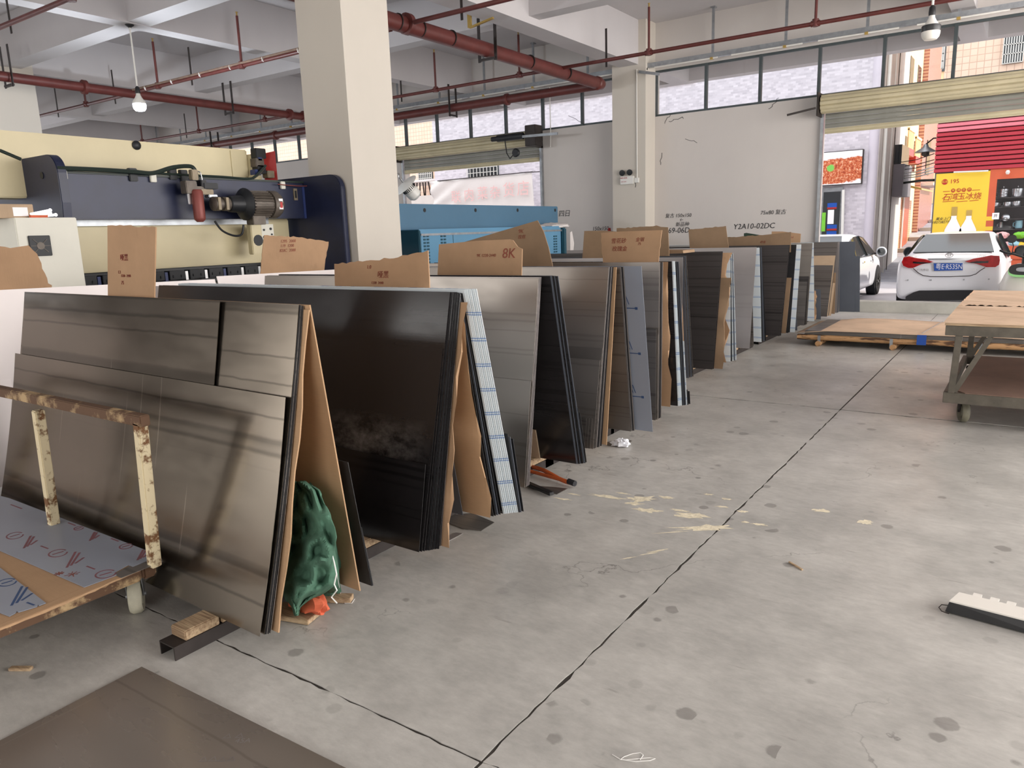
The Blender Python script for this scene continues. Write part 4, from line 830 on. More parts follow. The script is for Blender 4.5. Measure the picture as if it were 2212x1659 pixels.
# ---- pallet of sheets near the doorway ----
T = thing('log_pallet', 'low pallet of round timbers with strapped sheets lying before the doorway', 'pallet', (-1,10.3,0))
PX0, PX1, PY0, PY1 = -2.45, 1.2, 10.02, 11.35
for y in (PY0+.02, (PY0+PY1)/2, PY1-.05): MB().tube([(PX0+i*.3, y+rnd.uniform(-.008,.008), .105+rnd.uniform(-.004,.004)) for i in range(13)], .036, 10).build('rail_log', 'bark_wood', T, True)
for x in (-2.18,-1.32,-.45,.5): MB().cyl((x,PY0-.05,.035),(x,PY1+.02,.035),.035,12).build('cross_log', 'bark_wood', T, True)
zz = .142
for i in range(8):
    tag(bx('metal_sheet', 'steel_dark', None, PX0+.08+rnd.uniform(0,.02), PX1-.2, PY0+rnd.uniform(0,.02), PY1-.05, zz+.006*i, zz+.006*i+.0055), 'dark steel sheet in the bundle on the log pallet, %s from the bottom' % ORD[i], 'metal sheet', 'sheets bundled on the log pallet')
zc = zz+.05; nx, ny = 30, 10; vs = []
for j in range(ny+1):
    for i in range(nx+1):
        x = PX0 + (PX1-PX0)*i/nx; y = PY0-.02+(PY1-PY0)*j/ny; h = .012*noise.noise(V((x*1.3,y*1.5,4))) + .02*math.exp(-((x+1.6)/.5)**2)*(j/ny) - .03*max(0,(PX0+.5-x))*1.2
        vs.append(V((x, y, zc+.006+max(-.02,h) if i > 3 else zc+.002-.012*(3-i))))
fs = [(j*(nx+1)+i, j*(nx+1)+i+1, (j+1)*(nx+1)+i+1, (j+1)*(nx+1)+i) for j in range(ny) for i in range(nx)]
o = MB().add(vs, fs).build('cardboard_cover', 'board_top', T, True); sm = o.modifiers.new('s','SOLIDIFY'); sm.thickness = .004; sm.offset = 1
for x in (-2.17,-1.34,-.42): MB().bar((x,PY0-.045,.02),(x,PY0-.045,.14),.035,.004,(0,1,0)).build('steel_strap', 'galvanised', T)
MB().bar((-1.02,PY0-.03,.08),(-1.02,PY0-.03,.2),.1,.006,(0,1,0)).build('blue_tag', 'plate_blue', T)
MB().bar((-1.02,PY0-.02,.222),(-.92,PY1-.1,.222),.012,.003).build('strap', 'galvanised', T)
# ---- cream channel part at lower right ----
T = thing('cream_cover', 'long cream plastic cover with tabs and a dark underside lying at the right edge', 'cover', P(2150,1330,z=0))
a, b, c = P(2051,1297,z=.055), P(2072,1279,z=.05), P(2300,1360,z=.055); d_ = c-a; d_.z = 0; wdt = b-a
pl = [a, a+d_, a+d_+wdt, b]; MB().prism([p+V((0,0,.0)) for p in pl], (0,0,-.006)).build('top_plate', 'scooter_white', T)
MB().prism([a+V((0,0,-.006)), a+d_+V((0,0,-.006)), a+d_+V((.01,-.01,-.05)), a+V((-.012,-.002,-.05))], wdt*.3).build('dark_side', 'black_plastic', T)
MB().prism([a+wdt*.4+V((0,0,-.007)),a+d_+wdt*.4+V((0,0,-.007)),a+d_+wdt*.4+V((0,0,-.052)),a+wdt*.4+V((0,0,-.052))], wdt*.5).build('body', 'black_plastic', T)
for f in (.17,.33,.48): p = b+d_*f*1.0; MB().cbox(p+V((0,.012,-.003)),(.03,.035,.006),Matrix.Rotation(-.1,3,'Z')).build('tab', 'scooter_white', T)
lp = [P(u,v,z=.012) for u,v in ((2050,1308),(2034,1306),(2028,1312),(2034,1320),(2050,1326))]; MB().tube([P(2052,1300,z=.03)]+lp,.002,6).build('wire_loop', 'dark_iron', T)
# ================= MACHINES =================
# ---- press brake ----
T = thing('press_brake', 'dark blue and cream press brake seen from behind, with motor and hoses', 'press brake', (-7.6,4.6,0))
def plate(y0, y1, xe, xt, zt, r, name='side_plate'):
    pl = [V((-9.6,y0,0)), V((xe,y0,0)), V((xe,y0,1.35))]
    c = V((xt-r, y0, zt-r))
    pl += [V((xt,y0,zt-r-.25))] + [V((c.x+r*math.cos(a*pi/16), y0, c.z+r*math.sin(a*pi/16))) for a in range(0,9)] + [V((-9.6,y0,zt))]
    return MB().prism(pl, (0,y1-y0,0)).build(name, 'brake_blue', T, bevel=.006)
zr = P(690,379,y=6.0).z; xr = P(738,430,y=6.0).x; plate(6.0, 6.07, P(748,560,y=6.0).x, xr, zr, .17)
zl = P(80,337,y=3.27).z; xl = P(128,400,y=3.27).x; plate(3.27, 3.35, P(150,600,y=3.27).x, xl, zl, .16)
XB = -7.02
MB().box(XB-.4,XB,3.35,6.0,1.79,2.185).build('rear_beam', 'brake_blue', T, bevel=.008)
MB().box(XB-.4,XB+.012,5.97,6.0,1.79,2.15).build('beam_end', 'brake_blue_edge', T)
MB().box(XB-.05,XB+.01,3.35,6.0,2.185,2.205).build('top_rubber', 'hose', T)
zt0 = P(533,324,x=-7.55).z; ye = P(533,324,x=-7.55).y
MB().box(-7.85,-7.55,2.2,ye,2.0,zt0).build('ram', 'brake_cream', T, bevel=.012)
bx('ram_seam', 'brake_cream', T, -7.555, -7.538, P(500,350,x=-7.54).y, P(503,350,x=-7.54).y, 2.02, zt0-.02)
MB().box(-7.80,-7.5,ye,ye+.14,2.0,zt0-.05).build('ram_end', 'brake_cream', T, bevel=.01)
MB().lathe((-7.548, P(294,314,x=-7.55).y, P(294,314,x=-7.55).z),(1,0,0),[(.045,0),(.045,.012),(.02,.03)],16).build('knob', 'motor_black', T, True)
MB().box(-7.5,-7.25,3.36,5.93,1.31,1.79).build('lower_ram', 'brake_cream', T, bevel=.01)
zA = P(350,480,x=-7.2).z; MB().box(-7.3,-7.19,3.37,5.6,zA-.03,zA+.03).build('oil_tray', 'galvanised', T)
bx('tool_slot', 'edge_black', T, -7.75, -7.32, 3.36, 5.95, 1.13, 1.309)
for i in range(11):
    y = 3.45+i*.225; MB().box(-7.33,-7.22,y,y+.17,1.19,1.28).box(-7.22,-7.21,y+.03,y+.05,1.21,1.24).box(-7.22,-7.21,y+.12,y+.14,1.21,1.24).build('tool_clamp', 'motor_black', T, bevel=.004)
    bx('clamp_wedge', 'bright_steel' if i % 3 else 'brake_blue_edge', T, -7.3, -7.23, y+.18, y+.21, 1.18, 1.27)
MB().box(-7.7,-7.1,3.36,5.95,1.1,1.14).build('bed_rail', 'table_steel', T, bevel=.004)
MB().box(-7.75,-7.2,3.36,5.95,.0,1.1).build('bed', 'brake_cream', T)
# cream bracket and perforated plate at the right end
p = P(560,515,x=-7.0); MB().box(-7.06,-6.98,p.y-.11,p.y+.03,p.z-.17,p.z+.15).build('bracket_box', 'brake_cream', T, bevel=.008)
MB().box(-7.08,-7.0,p.y+.04,p.y+.2,p.z-.02,p.z+.15).build('hole_plate', 'cabinet_white', T)
for dy, dz, r in ((.07,.11,.012),(.16,.12,.014),(.07,.03,.018),(.17,.06,.01),(.17,.02,.012),(-.03,.0,.06)): MB().cyl((-7.0 if dy > 0 else -6.985,p.y+dy,p.z+dz-.02),(-6.992 if dy > 0 else -6.975,p.y+dy,p.z+dz-.02),r,14).build('hole', 'motor_black', T)
# motor on the beam
mc = P(560,441,x=-6.75); my, mz, mxx = mc.y, mc.z, -6.80
Tm = MB().lathe((mxx,my-.13,mz),(0,1,0),[(.10,0),(.115,.02),(.115,.29),(.10,.30)],24).build('motor_body', 'motor_grey', T, True)
m_ = MB()
for i in range(26):
    a = 2*pi*i/26; d = V((math.cos(a),0,math.sin(a))); m_.bar(V((mxx,my-.10,mz))+d*.125, V((mxx,my+.13,mz))+d*.125, .008, .03, d)
m_.build('cooling_fins', 'motor_grey', Tm)
MB().lathe((mxx,my+.15,mz),(0,1,0),[(.14,0),(.145,.01),(.145,.08),(.12,.12),(.05,.135)],24).build('fan_cowl', 'motor_grey', T, True)
MB().cbox((mxx+.135,my+.21,mz),(.012,.05,.11)).build('warning_sticker', 'poster_white', T); MB().cbox((mxx+.143,my+.21,mz-.01),(.004,.03,.06)).build('warning_print', 'tool_red', T)
MB().lathe((mxx,my-.13,mz),(0,-1,0),[(.16,0),(.165,.015),(.15,.03),(.09,.06),(.08,.2),(.07,.21)],24).build('bell_housing', 'motor_black', T, True)
MB().lathe((mxx,my-.34,mz),(0,-1,0),[(.065,0),(.07,.01),(.07,.07),(.055,.075),(.055,.1),(.07,.105),(.07,.17),(.05,.18)],18).build('coupling', 'motor_grey', T, True)
for yy in (my-.41,my-.5): MB().box(mxx+.02,mxx+.075,yy,yy+.03,mz-.06,mz+.06).build('clamp', 'dull_tan', T)
MB().cbox((mxx+.0,my-.02,mz-.165),(.12,.16,.09)).build('terminal_box', 'motor_grey', T, bevel=.006)
q = P(431,441,x=-6.78); MB().lathe((-6.8,q.y,q.z-.17),(0,0,1),[(.03,0),(.05,.02),(.055,.04),(.055,.29),(.04,.31)],12).build('filter', 'pump_brown', T, True)
for (u,v,sx,sy,sz,mt) in [(408,405,.1,.12,.12,'motor_grey'),(428,412,.08,.13,.08,'motor_grey'),(450,402,.1,.16,.06,'motor_black'),(442,415,.1,.14,.05,'dull_tan'),(456,424,.08,.1,.03,'galvanised'),(408,428,.04,.04,.12,'bright_steel'),(418,378,.06,.07,.1,'dull_tan'),(436,397,.08,.06,.07,'motor_black')]:
    q = P(u,v,x=-6.85); MB().cbox(q,(sx,sy,sz)).build('valve_block', mt, T, bevel=.006)
def hose(px, x, r, mat='hose', name='hose'):
    pts = [P(u,v,x=x) for u,v in px]
    fine = []
    for i in range(len(pts)-1):
        p0, p1, p2, p3 = pts[max(0,i-1)], pts[i], pts[i+1], pts[min(len(pts)-1,i+2)]
        for k_ in range(6):
            t = k_/6; fine.append(.5*((2*p1)+(p2-p0)*t+(2*p0-5*p1+4*p2-p3)*t*t+(3*p1-p0-3*p2+p3)*t**3))
    return MB().tube(fine+[pts[-1]], r, 8).build(name, mat, T, True)
hose([(0,325),(45,344)],-6.9,.014); hose([(122,363),(200,366),(288,371),(330,374),(372,362),(408,359),(420,366),(426,385),(427,398)],-6.95,.02)
hose([(330,374),(420,379),(480,382),(535,386),(552,380),(574,357)],-7.0,.012); hose([(420,383),(426,372),(432,372),(436,384),(437,395)],-6.92,.006,'bright_steel')
hose([(464,478),(480,498),(505,509),(522,506),(526,486)],-6.9,.011,'motor_black','cable'); hose([(600,398),(660,402),(708,393),(712,397),(716,440),(720,490),(724,555)],-6.98+.02,.005,'pump_brown','copper_pipe')
for u,v in ((139,377),(333,384),(613,400)): q = P(u,v,x=-6.98); MB().cbox(q+V((-.02,0,0)),(.03,.06,.08)).build('lug', 'cabinet_white', T, bevel=.005)
for u,v in ((288,375),(374,372),(398,378)): q = P(u,v,x=-7.0); MB().cbox(q+V((-.02,0,-.01)),(.05,.08,.12)).build('pipe_clamp', 'motor_black', T, bevel=.006)
q = P(637,420,x=XB); MB().cbox(q+V((.008,0,0)),(.012,.05,.13)).build('name_plate', 'dull_tan', T); MB().cbox(q+V((.016,0,0)),(.004,.025,.08)).build('plate_slot', 'motor_black', T)
q = P(91,379,y=3.27); MB().cyl(q, q+V((0,-.006,0)), .03, 14).build('hole', 'motor_black', T)
# hydraulic block and red panel
q0 = P(572,330,x=-7.6); q1 = P(601,388,x=-7.6); MB().prism([V((-7.55,P(568,336,x=-7.55).y,2.55)),V((-7.45,P(594,326,x=-7.45).y,2.58)),V((-7.45,P(600,388,x=-7.45).y,2.22)),V((-7.55,P(572,390,x=-7.55).y,2.22))],(-.02,.01,0)).build('red_panel', 'machine_red', T)
for (u,v,s_,mt) in [(558,332,.14,'motor_black'),(556,352,.12,'motor_grey'),(560,366,.12,'motor_black'),(556,344,.06,'brake_blue_edge'),(552,373,.08,'brake_blue_edge'),(580,377,.1,'dull_tan'),(548,384,.07,'brake_cream')]:
    q = P(u,v,x=-7.45); MB().cbox(q,(.1,s_,s_*.8)).build('hydraulic_block', mt, T, bevel=.006)
hose([(546,386),(560,375),(574,358)],-7.35,.014,'motor_grey')
# ---- electric cabinet ----
xc_ = -6.7; ya = P(31,475,x=xc_).y; yb = 3.26; zc_ = P(80,470,x=xc_).z
T2 = thing('electric_cabinet', 'white electric cabinet with a round black fan at the left', 'cabinet', (xc_-.3,(ya+yb)/2,0))
MB().box(xc_-.7,xc_,ya,yb,.0,zc_).build('body', 'cabinet_white', T2, bevel=.006)
q = P(86,531,x=xc_); MB().cbox(q+V((.008,0,0)),(.016,.165,.165)).build('fan_frame', 'motor_black', T2, bevel=.004)
MB().lathe(q+V((.014,0,0)),(1,0,0),[(.03,0),(.03,.006)],16).build('fan_hub', 'motor_grey', T2)
m_ = MB()
for i in range(8): a = 2*pi*i/8; m_.bar(q+V((.018,math.cos(a)*.03,math.sin(a)*.03)), q+V((.018,math.cos(a)*.075,math.sin(a)*.075)), .006, .004)
m_.build('fan_guard', 'motor_grey', T2)
q = P(33,458,x=xc_-.12); T3 = tag(MB().box(q.x-.25,q.x+.02,q.y-.4,q.y+.13,zc_,zc_+.11).build('cardboard_box','cardboard_pale',bevel=.003), 'small cardboard box with a white label on top of the electric cabinet', 'box')
MB().cbox((q.x+.021,q.y+.03,zc_+.05),(.003,.11,.07)).build('label', 'poster_white', T3)
T3 = thing('clamp_bundle', 'bundle of silver C-clamps and tools lying on the electric cabinet', 'tools', P(95,466,x=xc_-.12))
for i,(u0,v0,u1,v1) in enumerate([(64,463,108,454),(70,466,108,460),(80,468,120,464)]):
    a = P(u0,v0,x=xc_-.1-.03*i); b = P(u1,v1,x=xc_-.1-.03*i); a.z = max(a.z,zc_+.012); b.z = max(b.z,zc_+.012); MB().bar(a,b,.02,.02).build('arm', 'bright_steel', T3, bevel=.003)
    MB().lathe(b,(1,0,0),[(.014,-.005),(.016,.0),(.014,.005)],12).build('ring', 'bright_steel', T3)
a = P(65,468,x=xc_-.05); b = P(102,468,x=xc_-.05); MB().bar(V((a.x,a.y,zc_+.012)),V((b.x,b.y,zc_+.012)),.03,.02).build('orange_tool','orange_cloth',T3)
# ---- blue shearing machine ----
T = thing('shearing_machine', 'light blue shearing machine between the white column and the window wall', 'shearing machine', (-7.6,10,0))
zu = P(1100,444,x=-7.5).z; y1_ = P(1205,450,x=-7.5).y; y0_ = P(900,447,x=-7.5).y-1.5; zl_ = P(1150,500,x=-7.5).z-.0
MB().box(-7.9,-7.5,y0_,y1_,1.42,zu).build('upper_beam', 'shear_blue', T, bevel=.01)
for u in (917,1027,1118,1199): q = P(u,454,x=-7.5); MB().cyl(q+V((-.01,0,0)), q+V((.003,0,0)), .03, 16).build('bolt_hole', 'motor_black', T)
XL = -7.0; ya = P(905,495,x=XL).y; yb = P(1213,505,x=XL).y; zt_ = P(1050,492,x=XL).z
MB().box(XL-.6,XL,ya,yb,.0,zt_).build('front_housing', 'shear_light', T, bevel=.03)
MB().box(XL-.55,XL+.03,ya-.04,ya,0,zt_-.01).build('end_plate', 'shear_dark', T, bevel=.01)  # end face lies in shade; that shade is put into the dark teal
MB().box(XL-.6,XL+.04,yb,yb+.12,0,zt_-.03).build('end_plate', 'shear_dark', T, bevel=.02)
bx('trim_strip', 'galvanised', T, XL, XL+.01, ya+.03, yb, zt_-.09, zt_-.06)
bx('door_gap', 'shear_dark', T, XL, XL+.003, P(979,520,x=XL).y-.005, P(979,520,x=XL).y+.005, .2, zt_-.09)
for u, n in ((920,9),(957,9),(1199,9)):
    q = P(u,510,x=XL); m_ = MB()
    for i in range(14):
        for dy in (-.035,.035): m_.box(XL, XL+.008, q.y+dy-.022, q.y+dy+.022, q.z-.045*i-.015, q.z-.045*i+.01)
    tag(m_.build('louvre', 'shear_dark', T), kind='stuff')
MB().box(-7.9,-7.4,y1_,yb+.06,1.38,1.40).build('shelf', 'shear_blue', T)
q = P(1195,488,x=-7.2); tag(blob('white_sack','banner_white', q.x, q.y, q.z, .2, .42, .05, 7, .5, 26, 16), 'flat white plastic sack lying on the right end of the shearing machine', 'sack')
q = P(1235,532,x=-7.0); tag(MB().prism([q+V((0,-.05,.25)),q+V((0,.02,.27)),q+V((0,.09,.05)),q+V((0,.05,-.12)),q+V((0,-.06,-.1))],(-.01,0,0)).build('plastic_rag','banner_white'), 'white plastic rag hanging at the right end of the shearing machine', 'rag')
# high-bay lamp on a gooseneck
q = P(880,400,x=-7.55); T = thing('highbay_lamp', 'white high-bay lamp with a round reflector tilted beside the column', 'lamp', q)
ax = V((.25,.7,-.75)).normalized(); c = P(873,396,x=-7.6)
MB().lathe(c, ax, [(.02,-.02),(.19,.03),(.195,.035),(.02,.0)], 28).build('reflector', 'white_plastic', T, True)
MB().lathe(c+ax*.02, ax, [(.09,0),(.095,.03),(.095,.13)], 22).build('ribbed_body', 'white_plastic', T, True)
m_ = MB()
for i in range(22):
    a = 2*pi*i/22; x_, y_, z_ = frame(ax); d = x_*math.cos(a)+y_*math.sin(a); m_.bar(c+ax*.05+d*.1, c+ax*.12+d*.1, .006, .012, d)
m_.build('cooling_ribs', 'motor_black', T)
MB().lathe(c+ax*.14, ax, [(.1,0),(.105,.02),(.1,.1),(.06,.14),(.01,.145)], 22).build('diffuser', 'white_plastic', T, True)
MB().tube([c-ax*.02, c-ax*.08+V((0,-.02,.03)), P(862,376,x=-7.62), P(845,374,x=-7.64), P(835,400,x=-7.64), V((-7.64,P(835,400,x=-7.64).y,zu))], .014, 8).build('gooseneck', 'bright_steel', T, True)
# ================= OUTSIDE =================
ZG = -.2
st = tag(bx('street', 'asphalt', None, -45, 14, WY+.25, 26, -.35, ZG), kind='structure')
al = MB().prism([V((-9,24,ZG+.002)),V((-9,60,3.4)),V((-9,60,-.3)),V((-9,24,-.3))],(16,0,0)).build('alley_slope', 'alley_stone'); al['kind'] = 'structure'
for i in range(5):
    y = 30+i*3.2; z = ZG+(y-24)*.1; tag(bx('step', 'kerb_concrete', al, -4.1, -1.9, y, y+.35, z-.1, z+.14))
cn = bx('canopy', 'ceiling_paint', None, -27, 14, WY+.25, 16.6, ZC, ZC+.2); cn['kind'] = 'structure'
bx('beam', 'ceiling_paint', cn, -27, 14, 16.3, 16.6, 4.62, ZC)
for x in (-23.4,-19.25,-15.05,-10.85,-6.65,-1.2,4.4): bx('beam', 'ceiling_paint', cn, x-.2, x+.2, WY+.25, 16.3, 4.6, ZC)
XR = -3.9
gl_ = P(940,400,y=24).x
B1 = thing('tiled_building', 'pale grey tiled building across the street, filling the view left of the alley', 'building', (-8,24,ZG))
MB().box(-9.3,XR,24,28.8,ZG,10).build('wall', 'grey_tiles', B1); MB().box(gl_,-9.3,24,28.8,ZG,6.0).build('wall', 'grey_tiles', B1)
bx('side_wall', 'plaster', B1, XR, XR+.03, 24.05, 28.8, ZG, 10); MB().cyl((XR-.12,24.07,ZG),(XR-.12,24.07,10),.14,20).build('corner_pier', 'plaster_pale', B1, True)
for y, r in ((24.5,.05),(25.6,.02),(26.2,.015)): MB().cyl((XR+.1,y,ZG),(XR+.1,y,9.5),r,8).build('drain_pipe', 'white_plastic' if y < 26 else 'motor_grey', B1, True)
bx('balcony_box', 'slate_wall', B1, XR, XR+.35, 26.6, 28.4, P(1930,425,y=27).z, P(1930,357,y=27).z); bx('balcony_window', 'glass_dark', B1, XR, XR+.25, 26.7, 28.3, P(1930,357,y=27).z, P(1930,315,y=27).z)
bx('roof_cap', 'cream_wall', B1, gl_, -9.3, 23.95, 24.2, 6.0, 6.08)
m_ = MB()
for i in range(26): x = gl_+.3+i*.45; m_.bar((x,24.1,6.08),(x,24.1,6.75),.04,.04,(0,1,0)) if x < -9.4 else None
m_.box(gl_,-9.4,24.08,24.12,6.72,6.78); m_.build('roof_railing', 'brass', B1)
def barwin(B, u0, u1, v0, v1, y, n, fy=.05):
    a = P(u0,v1,y=y); b = P(u1,v0,y=y)
    w_ = bx('window', 'window_frame', B, a.x, b.x, y-.03, y+.02, a.z, b.z); bx('pane', 'glass_dark', w_, a.x+.04, b.x-.04, y-.04, y-.03, a.z+.04, b.z-.04)
    m_ = MB()
    for i in range(n+1): x = a.x+(b.x-a.x)*i/n; m_.bar((x,y-.12,a.z),(x,y-.12,b.z),.02,.02,(0,1,0))
    for f in (0,.33,.66,1): z = a.z+(b.z-a.z)*f; m_.bar((a.x,y-.12,z),(b.x,y-.12,z),.02,.02)
    m_.build('window_bars', 'white_plastic', w_)
barwin(B1,1013,1077,348,386,24,9)
a = P(1772,510,y=24); b = P(1822,404,y=24); w_ = bx('shop_door', 'galvanised', B1, a.x, b.x, 23.94, 24, ZG, b.z)
bx('door_pane', 'glass_dark', w_, a.x+.05, b.x-.05, 23.93, 23.94, ZG+.1, b.z-.12)
for u0,u1,v0,v1,mt in [(1787,1808,438,452,'plate_blue'),(1787,1802,453,484,'poster_white'),(1786,1808,485,498,'plate_blue'),(1785,1807,499,512,'plate_blue'),(1774,1784,459,500,'lime')]:
    q = P(u0,v1,y=23.92); q2 = P(u1,v0,y=23.92); pw = bx('door_poster', mt, w_, q.x, q2.x, 23.915, 23.925, q.z, q2.z)
    if mt == 'plate_blue': bx('poster_band', 'machine_red', pw, q.x, q2.x, 23.91, 23.915, q.z, q.z+.05)
MB().bar(P(1822,410,y=23.9),P(1818,560,y=23.9),.07,.05,(0,1,0)).build('door_post','white_plastic',w_)
# food picture board
k = N('food_print'); v = k.coord(); 
f1 = k.noise(v, 14, 8, .85); base_ = k.ramp(f1, [(.36,(.03,.008,.004)),(.45,(.42,.05,.015)),(.53,(.62,.16,.05)),(.62,(.85,.68,.5))])
sx_ = k.n('SeparateXYZ'); k.l(v, sx_.inputs[0]); ed = k.math('ADD', k.math('ABSOLUTE', k.math('SUBTRACT', sx_.outputs[2], .38)), k.math('MULTIPLY', k.noise(v, 2.5, 4), .35))
w1 = k.ramp(ed, [(.50,0.),(.53,1.)]); gr = k.n('VectorMath', operation='DISTANCE'); k.l(v, gr.inputs[0]); gr.inputs[1].default_value = (-.12,0,.47)
gm = k.ramp(k.math('ADD', gr.outputs['Value'], k.math('MULTIPLY', k.noise(v, 12, 3), .08)), [(.13,1.),(.15,0.)])
k.col(k.mix(gm, k.mix(w1, base_, (.85,.83,.84)), (.2,.55,.1))); k.b.inputs['Roughness'].default_value = .4; MATS['food_print'] = k.m
a = P(1777,402,y=23.9); b = P(1866,322,y=23.9); T = thing('food_billboard', 'lightbox picture of a spicy dish on the grey tiled building', 'billboard', ((a.x+b.x)/2,23.9,a.z))
bx('box', 'dark_iron', T, a.x-.4, b.x, 23.86, 24, a.z, b.z); bx('picture', 'food_print', T, a.x-.38, b.x-.02, 23.85, 23.86, a.z+.02, b.z-.02)
# cloth banner
q = [P(927,392,y=22.6), P(1149,373,y=22.6), P(1156,470,y=22.6), P(943,470,y=22.6)]
nx, ny = 50, 16; vs = []
for j in range(ny+1):
    for i in range(nx+1):
        s_, t = i/nx, j/ny; p = q[0].lerp(q[1],s_).lerp(q[3].lerp(q[2],s_), t)
        fold = .07*math.sin(9*(s_+t*.55)*pi)*max(0,1-s_*2.1)*1.0 + .02*noise.noise(V((s_*6,t*5,1))); vs.append(p+V((0,fold,0)))
T = tag(MB().add(vs, [(j*(nx+1)+i,j*(nx+1)+i+1,(j+1)*(nx+1)+i+1,(j+1)*(nx+1)+i) for j in range(ny) for i in range(nx)]).build('cloth_banner','banner_white',None,True), 'faded white cloth banner with pink characters hung before the tiled building', 'banner')
sm = T.modifiers.new('s','SOLIDIFY'); sm.thickness = .006
for s_, u, v_, px in [('联',985,427,26),('肉',1013,423,28),('菜',1042,419,28),('杂',1069,417,28),('货',1099,412,31),('店',1130,409,32)]:
    p = P(u,v_,y=22.5); text(s_, p, px*(p-CP).dot(fw)/F_PX*1.05, R_Y, 'ink_pink', T, 'lettering')
a_ = P(945,391,y=22.55); b_ = P(1150,371,y=22.55); T2 = tag(MB().bar(a_,b_,.03,.03,(0,1,0)).bar(a_+V((.3,0,0)),V((a_.x+.3,24,a_.z+.1)),.03,.03).bar(b_-V((.3,0,0)),V((b_.x-.3,24,b_.z+.1)),.03,.03).build('banner_pole','dark_iron'), 'thin dark pole along the top of the cloth banner', 'pole')
# sunlit buildings left of the tiled one and awning
B2 = thing('cream_building', 'sunlit peach building seen left of the tiled one through the shutter opening', 'building', (gl_-3,27,ZG))
bx('wall', 'peach_tiles', B2, -44, gl_-.6, 27, 30, ZG, 9)
barwin(B2,905,935,365,396,27,8)
bx('awning', 'banner_white', B2, gl_-3.2, gl_-.3, 24.6, 26.8, P(900,395,y=25).z, P(900,391,y=25).z)
m_ = MB()
for i in range(7): m_.bar(P(895+i*6,392,y=25),P(892+i*7+rnd.uniform(-5,5),425,y=25.2),.04,.04,(0,1,0))
m_.build('scaffold', 'dark_iron', B2); bx('low_wall', 'plaster', B2, gl_-3.5, gl_-.1, 24.6, 24.8, ZG, P(900,424,y=24.7).z)
# alley buildings
B3 = thing('alley_building', 'cream and orange building with red-edged balconies lining the left of the alley', 'building', (-4.5,31,ZG))
bx('upper_wall', 'cream_wall', B3, -7, -4.35, 28.8, 36, ZG, 11); bx('low_wall', 'orange_tiles', B3, -4.4, -4.12, 28.9, 33.5, ZG, P(1940,430,y=30).z)
MB().cyl((-4.08,29.6,.2),(-4.08,29.6,3),.05,8).cyl((-4.08,31,.2),(-4.08,31,3),.04,8).build('drain_pipe', 'white_plastic', B3, True)
for y, u, v0, v1 in ((31.5,1962,282,322),(33.5,1976,300,340)):
    z0 = P(u,v1,y=y).z; z1 = P(u,v0,y=y).z; MB().box(-4.4,-4.0,y-.7,y+.7,z0-.25,z0).build('balcony_edge', 'machine_red', B3); m_ = MB()
    for i in range(9): m_.box(-4.06,-4.02,y-.7+i*.165,y-.62+i*.165,z0,z1)
    m_.box(-4.08,-4.0,y-.7,y+.75,z1-.05,z1+.04); m_.build('balustrade', 'cream_wall', B3)
for y in (30,32.4,34.5):
    for z in (3.4,6.2): bx('window', 'glass_dark', B3, -4.36, -4.33, y, y+.9, z, z+1.2)
MB().prism([V((-4.4,29,2.9)),V((-3.3,29,2.55)),V((-3.3,29,2.5)),V((-4.4,29,2.8))],(0,5,0)).build('porch_roof', 'brass', B3)
bx('door', 'tool_orange', B3, -4.13, -4.08, 31.2, 32.6, .5, 2.7)
B4 = thing('brick_building', 'reddish brown tiled building farther up the left of the alley', 'building', (-4.7,38,0)); bx('wall', 'red_brown_tiles', B4, -7, -4.15, 36, 40.5, ZG, 9.5); bx('window', 'glass_dark', B4, -4.16, -4.12, 37.2, 38.4, 3.4, 4.8)
bx('low_roof', 'plaster', B4, -4.3, -3.7, 36.2, 39.5, 2.9, 3.0)
B5 = thing('far_building', 'cream striped building closing the end of the alley', 'building', (-5,50,1)); bx('wall', 'cream_wall', B5, -13, 0, 50, 54, ZG, 16)
m_ = MB()
for i in range(26): m_.box(-8+i*.3,-7.96+i*.3,49.96,50,3,16)
m_.build('ribs', 'peach_tiles', B5)
for x in (-7.2,-5.2): bx('window', 'glass_dark', B5, x, x+1.1, 49.9, 50, 9.5, 12.5)
# cables across the alley
T = thing('overhead_cables', 'tangle of black and cream cables strung across the alley', 'cables', (-3.2,27,3))
MB().tube([P(1932,398,y=27.5),P(1960,394,y=26.5),P(1990,390,y=25),P(2018,389,y=24)],.035,8).build('cable_bundle','hose',T)
for i, (v0, v1) in enumerate(((352,332),(360,345),(368,352),(376,360),(382,366),(386,372))): MB().tube([P(1938,v0,y=27.5),P(1980,(v0+v1)/2+3,y=26),P(2018,v1,y=24)],.012 if i < 3 else .018,6).build('cable','dark_iron' if i < 3 else 'cord_white',T)
q = P(1999,329,y=25); T = thing('street_lamp', 'small shaded street lamp on an arm above the alley', 'street lamp', q)
MB().tube([q+V((.6,-.6,.3)),q+V((.2,-.2,.35)),q+V((0,0,.22))],.02,8).build('arm','dark_iron',T); MB().lathe(q,(0,0,1),[(.28,0),(.27,.02),(.08,.14),(.05,.22)],16).build('shade','galvanised',T,True); MB().lathe(q+V((0,0,-.12)),(0,0,1),[(.02,0),(.1,.04),(.1,.12)],14).build('globe','motor_grey',T,True)
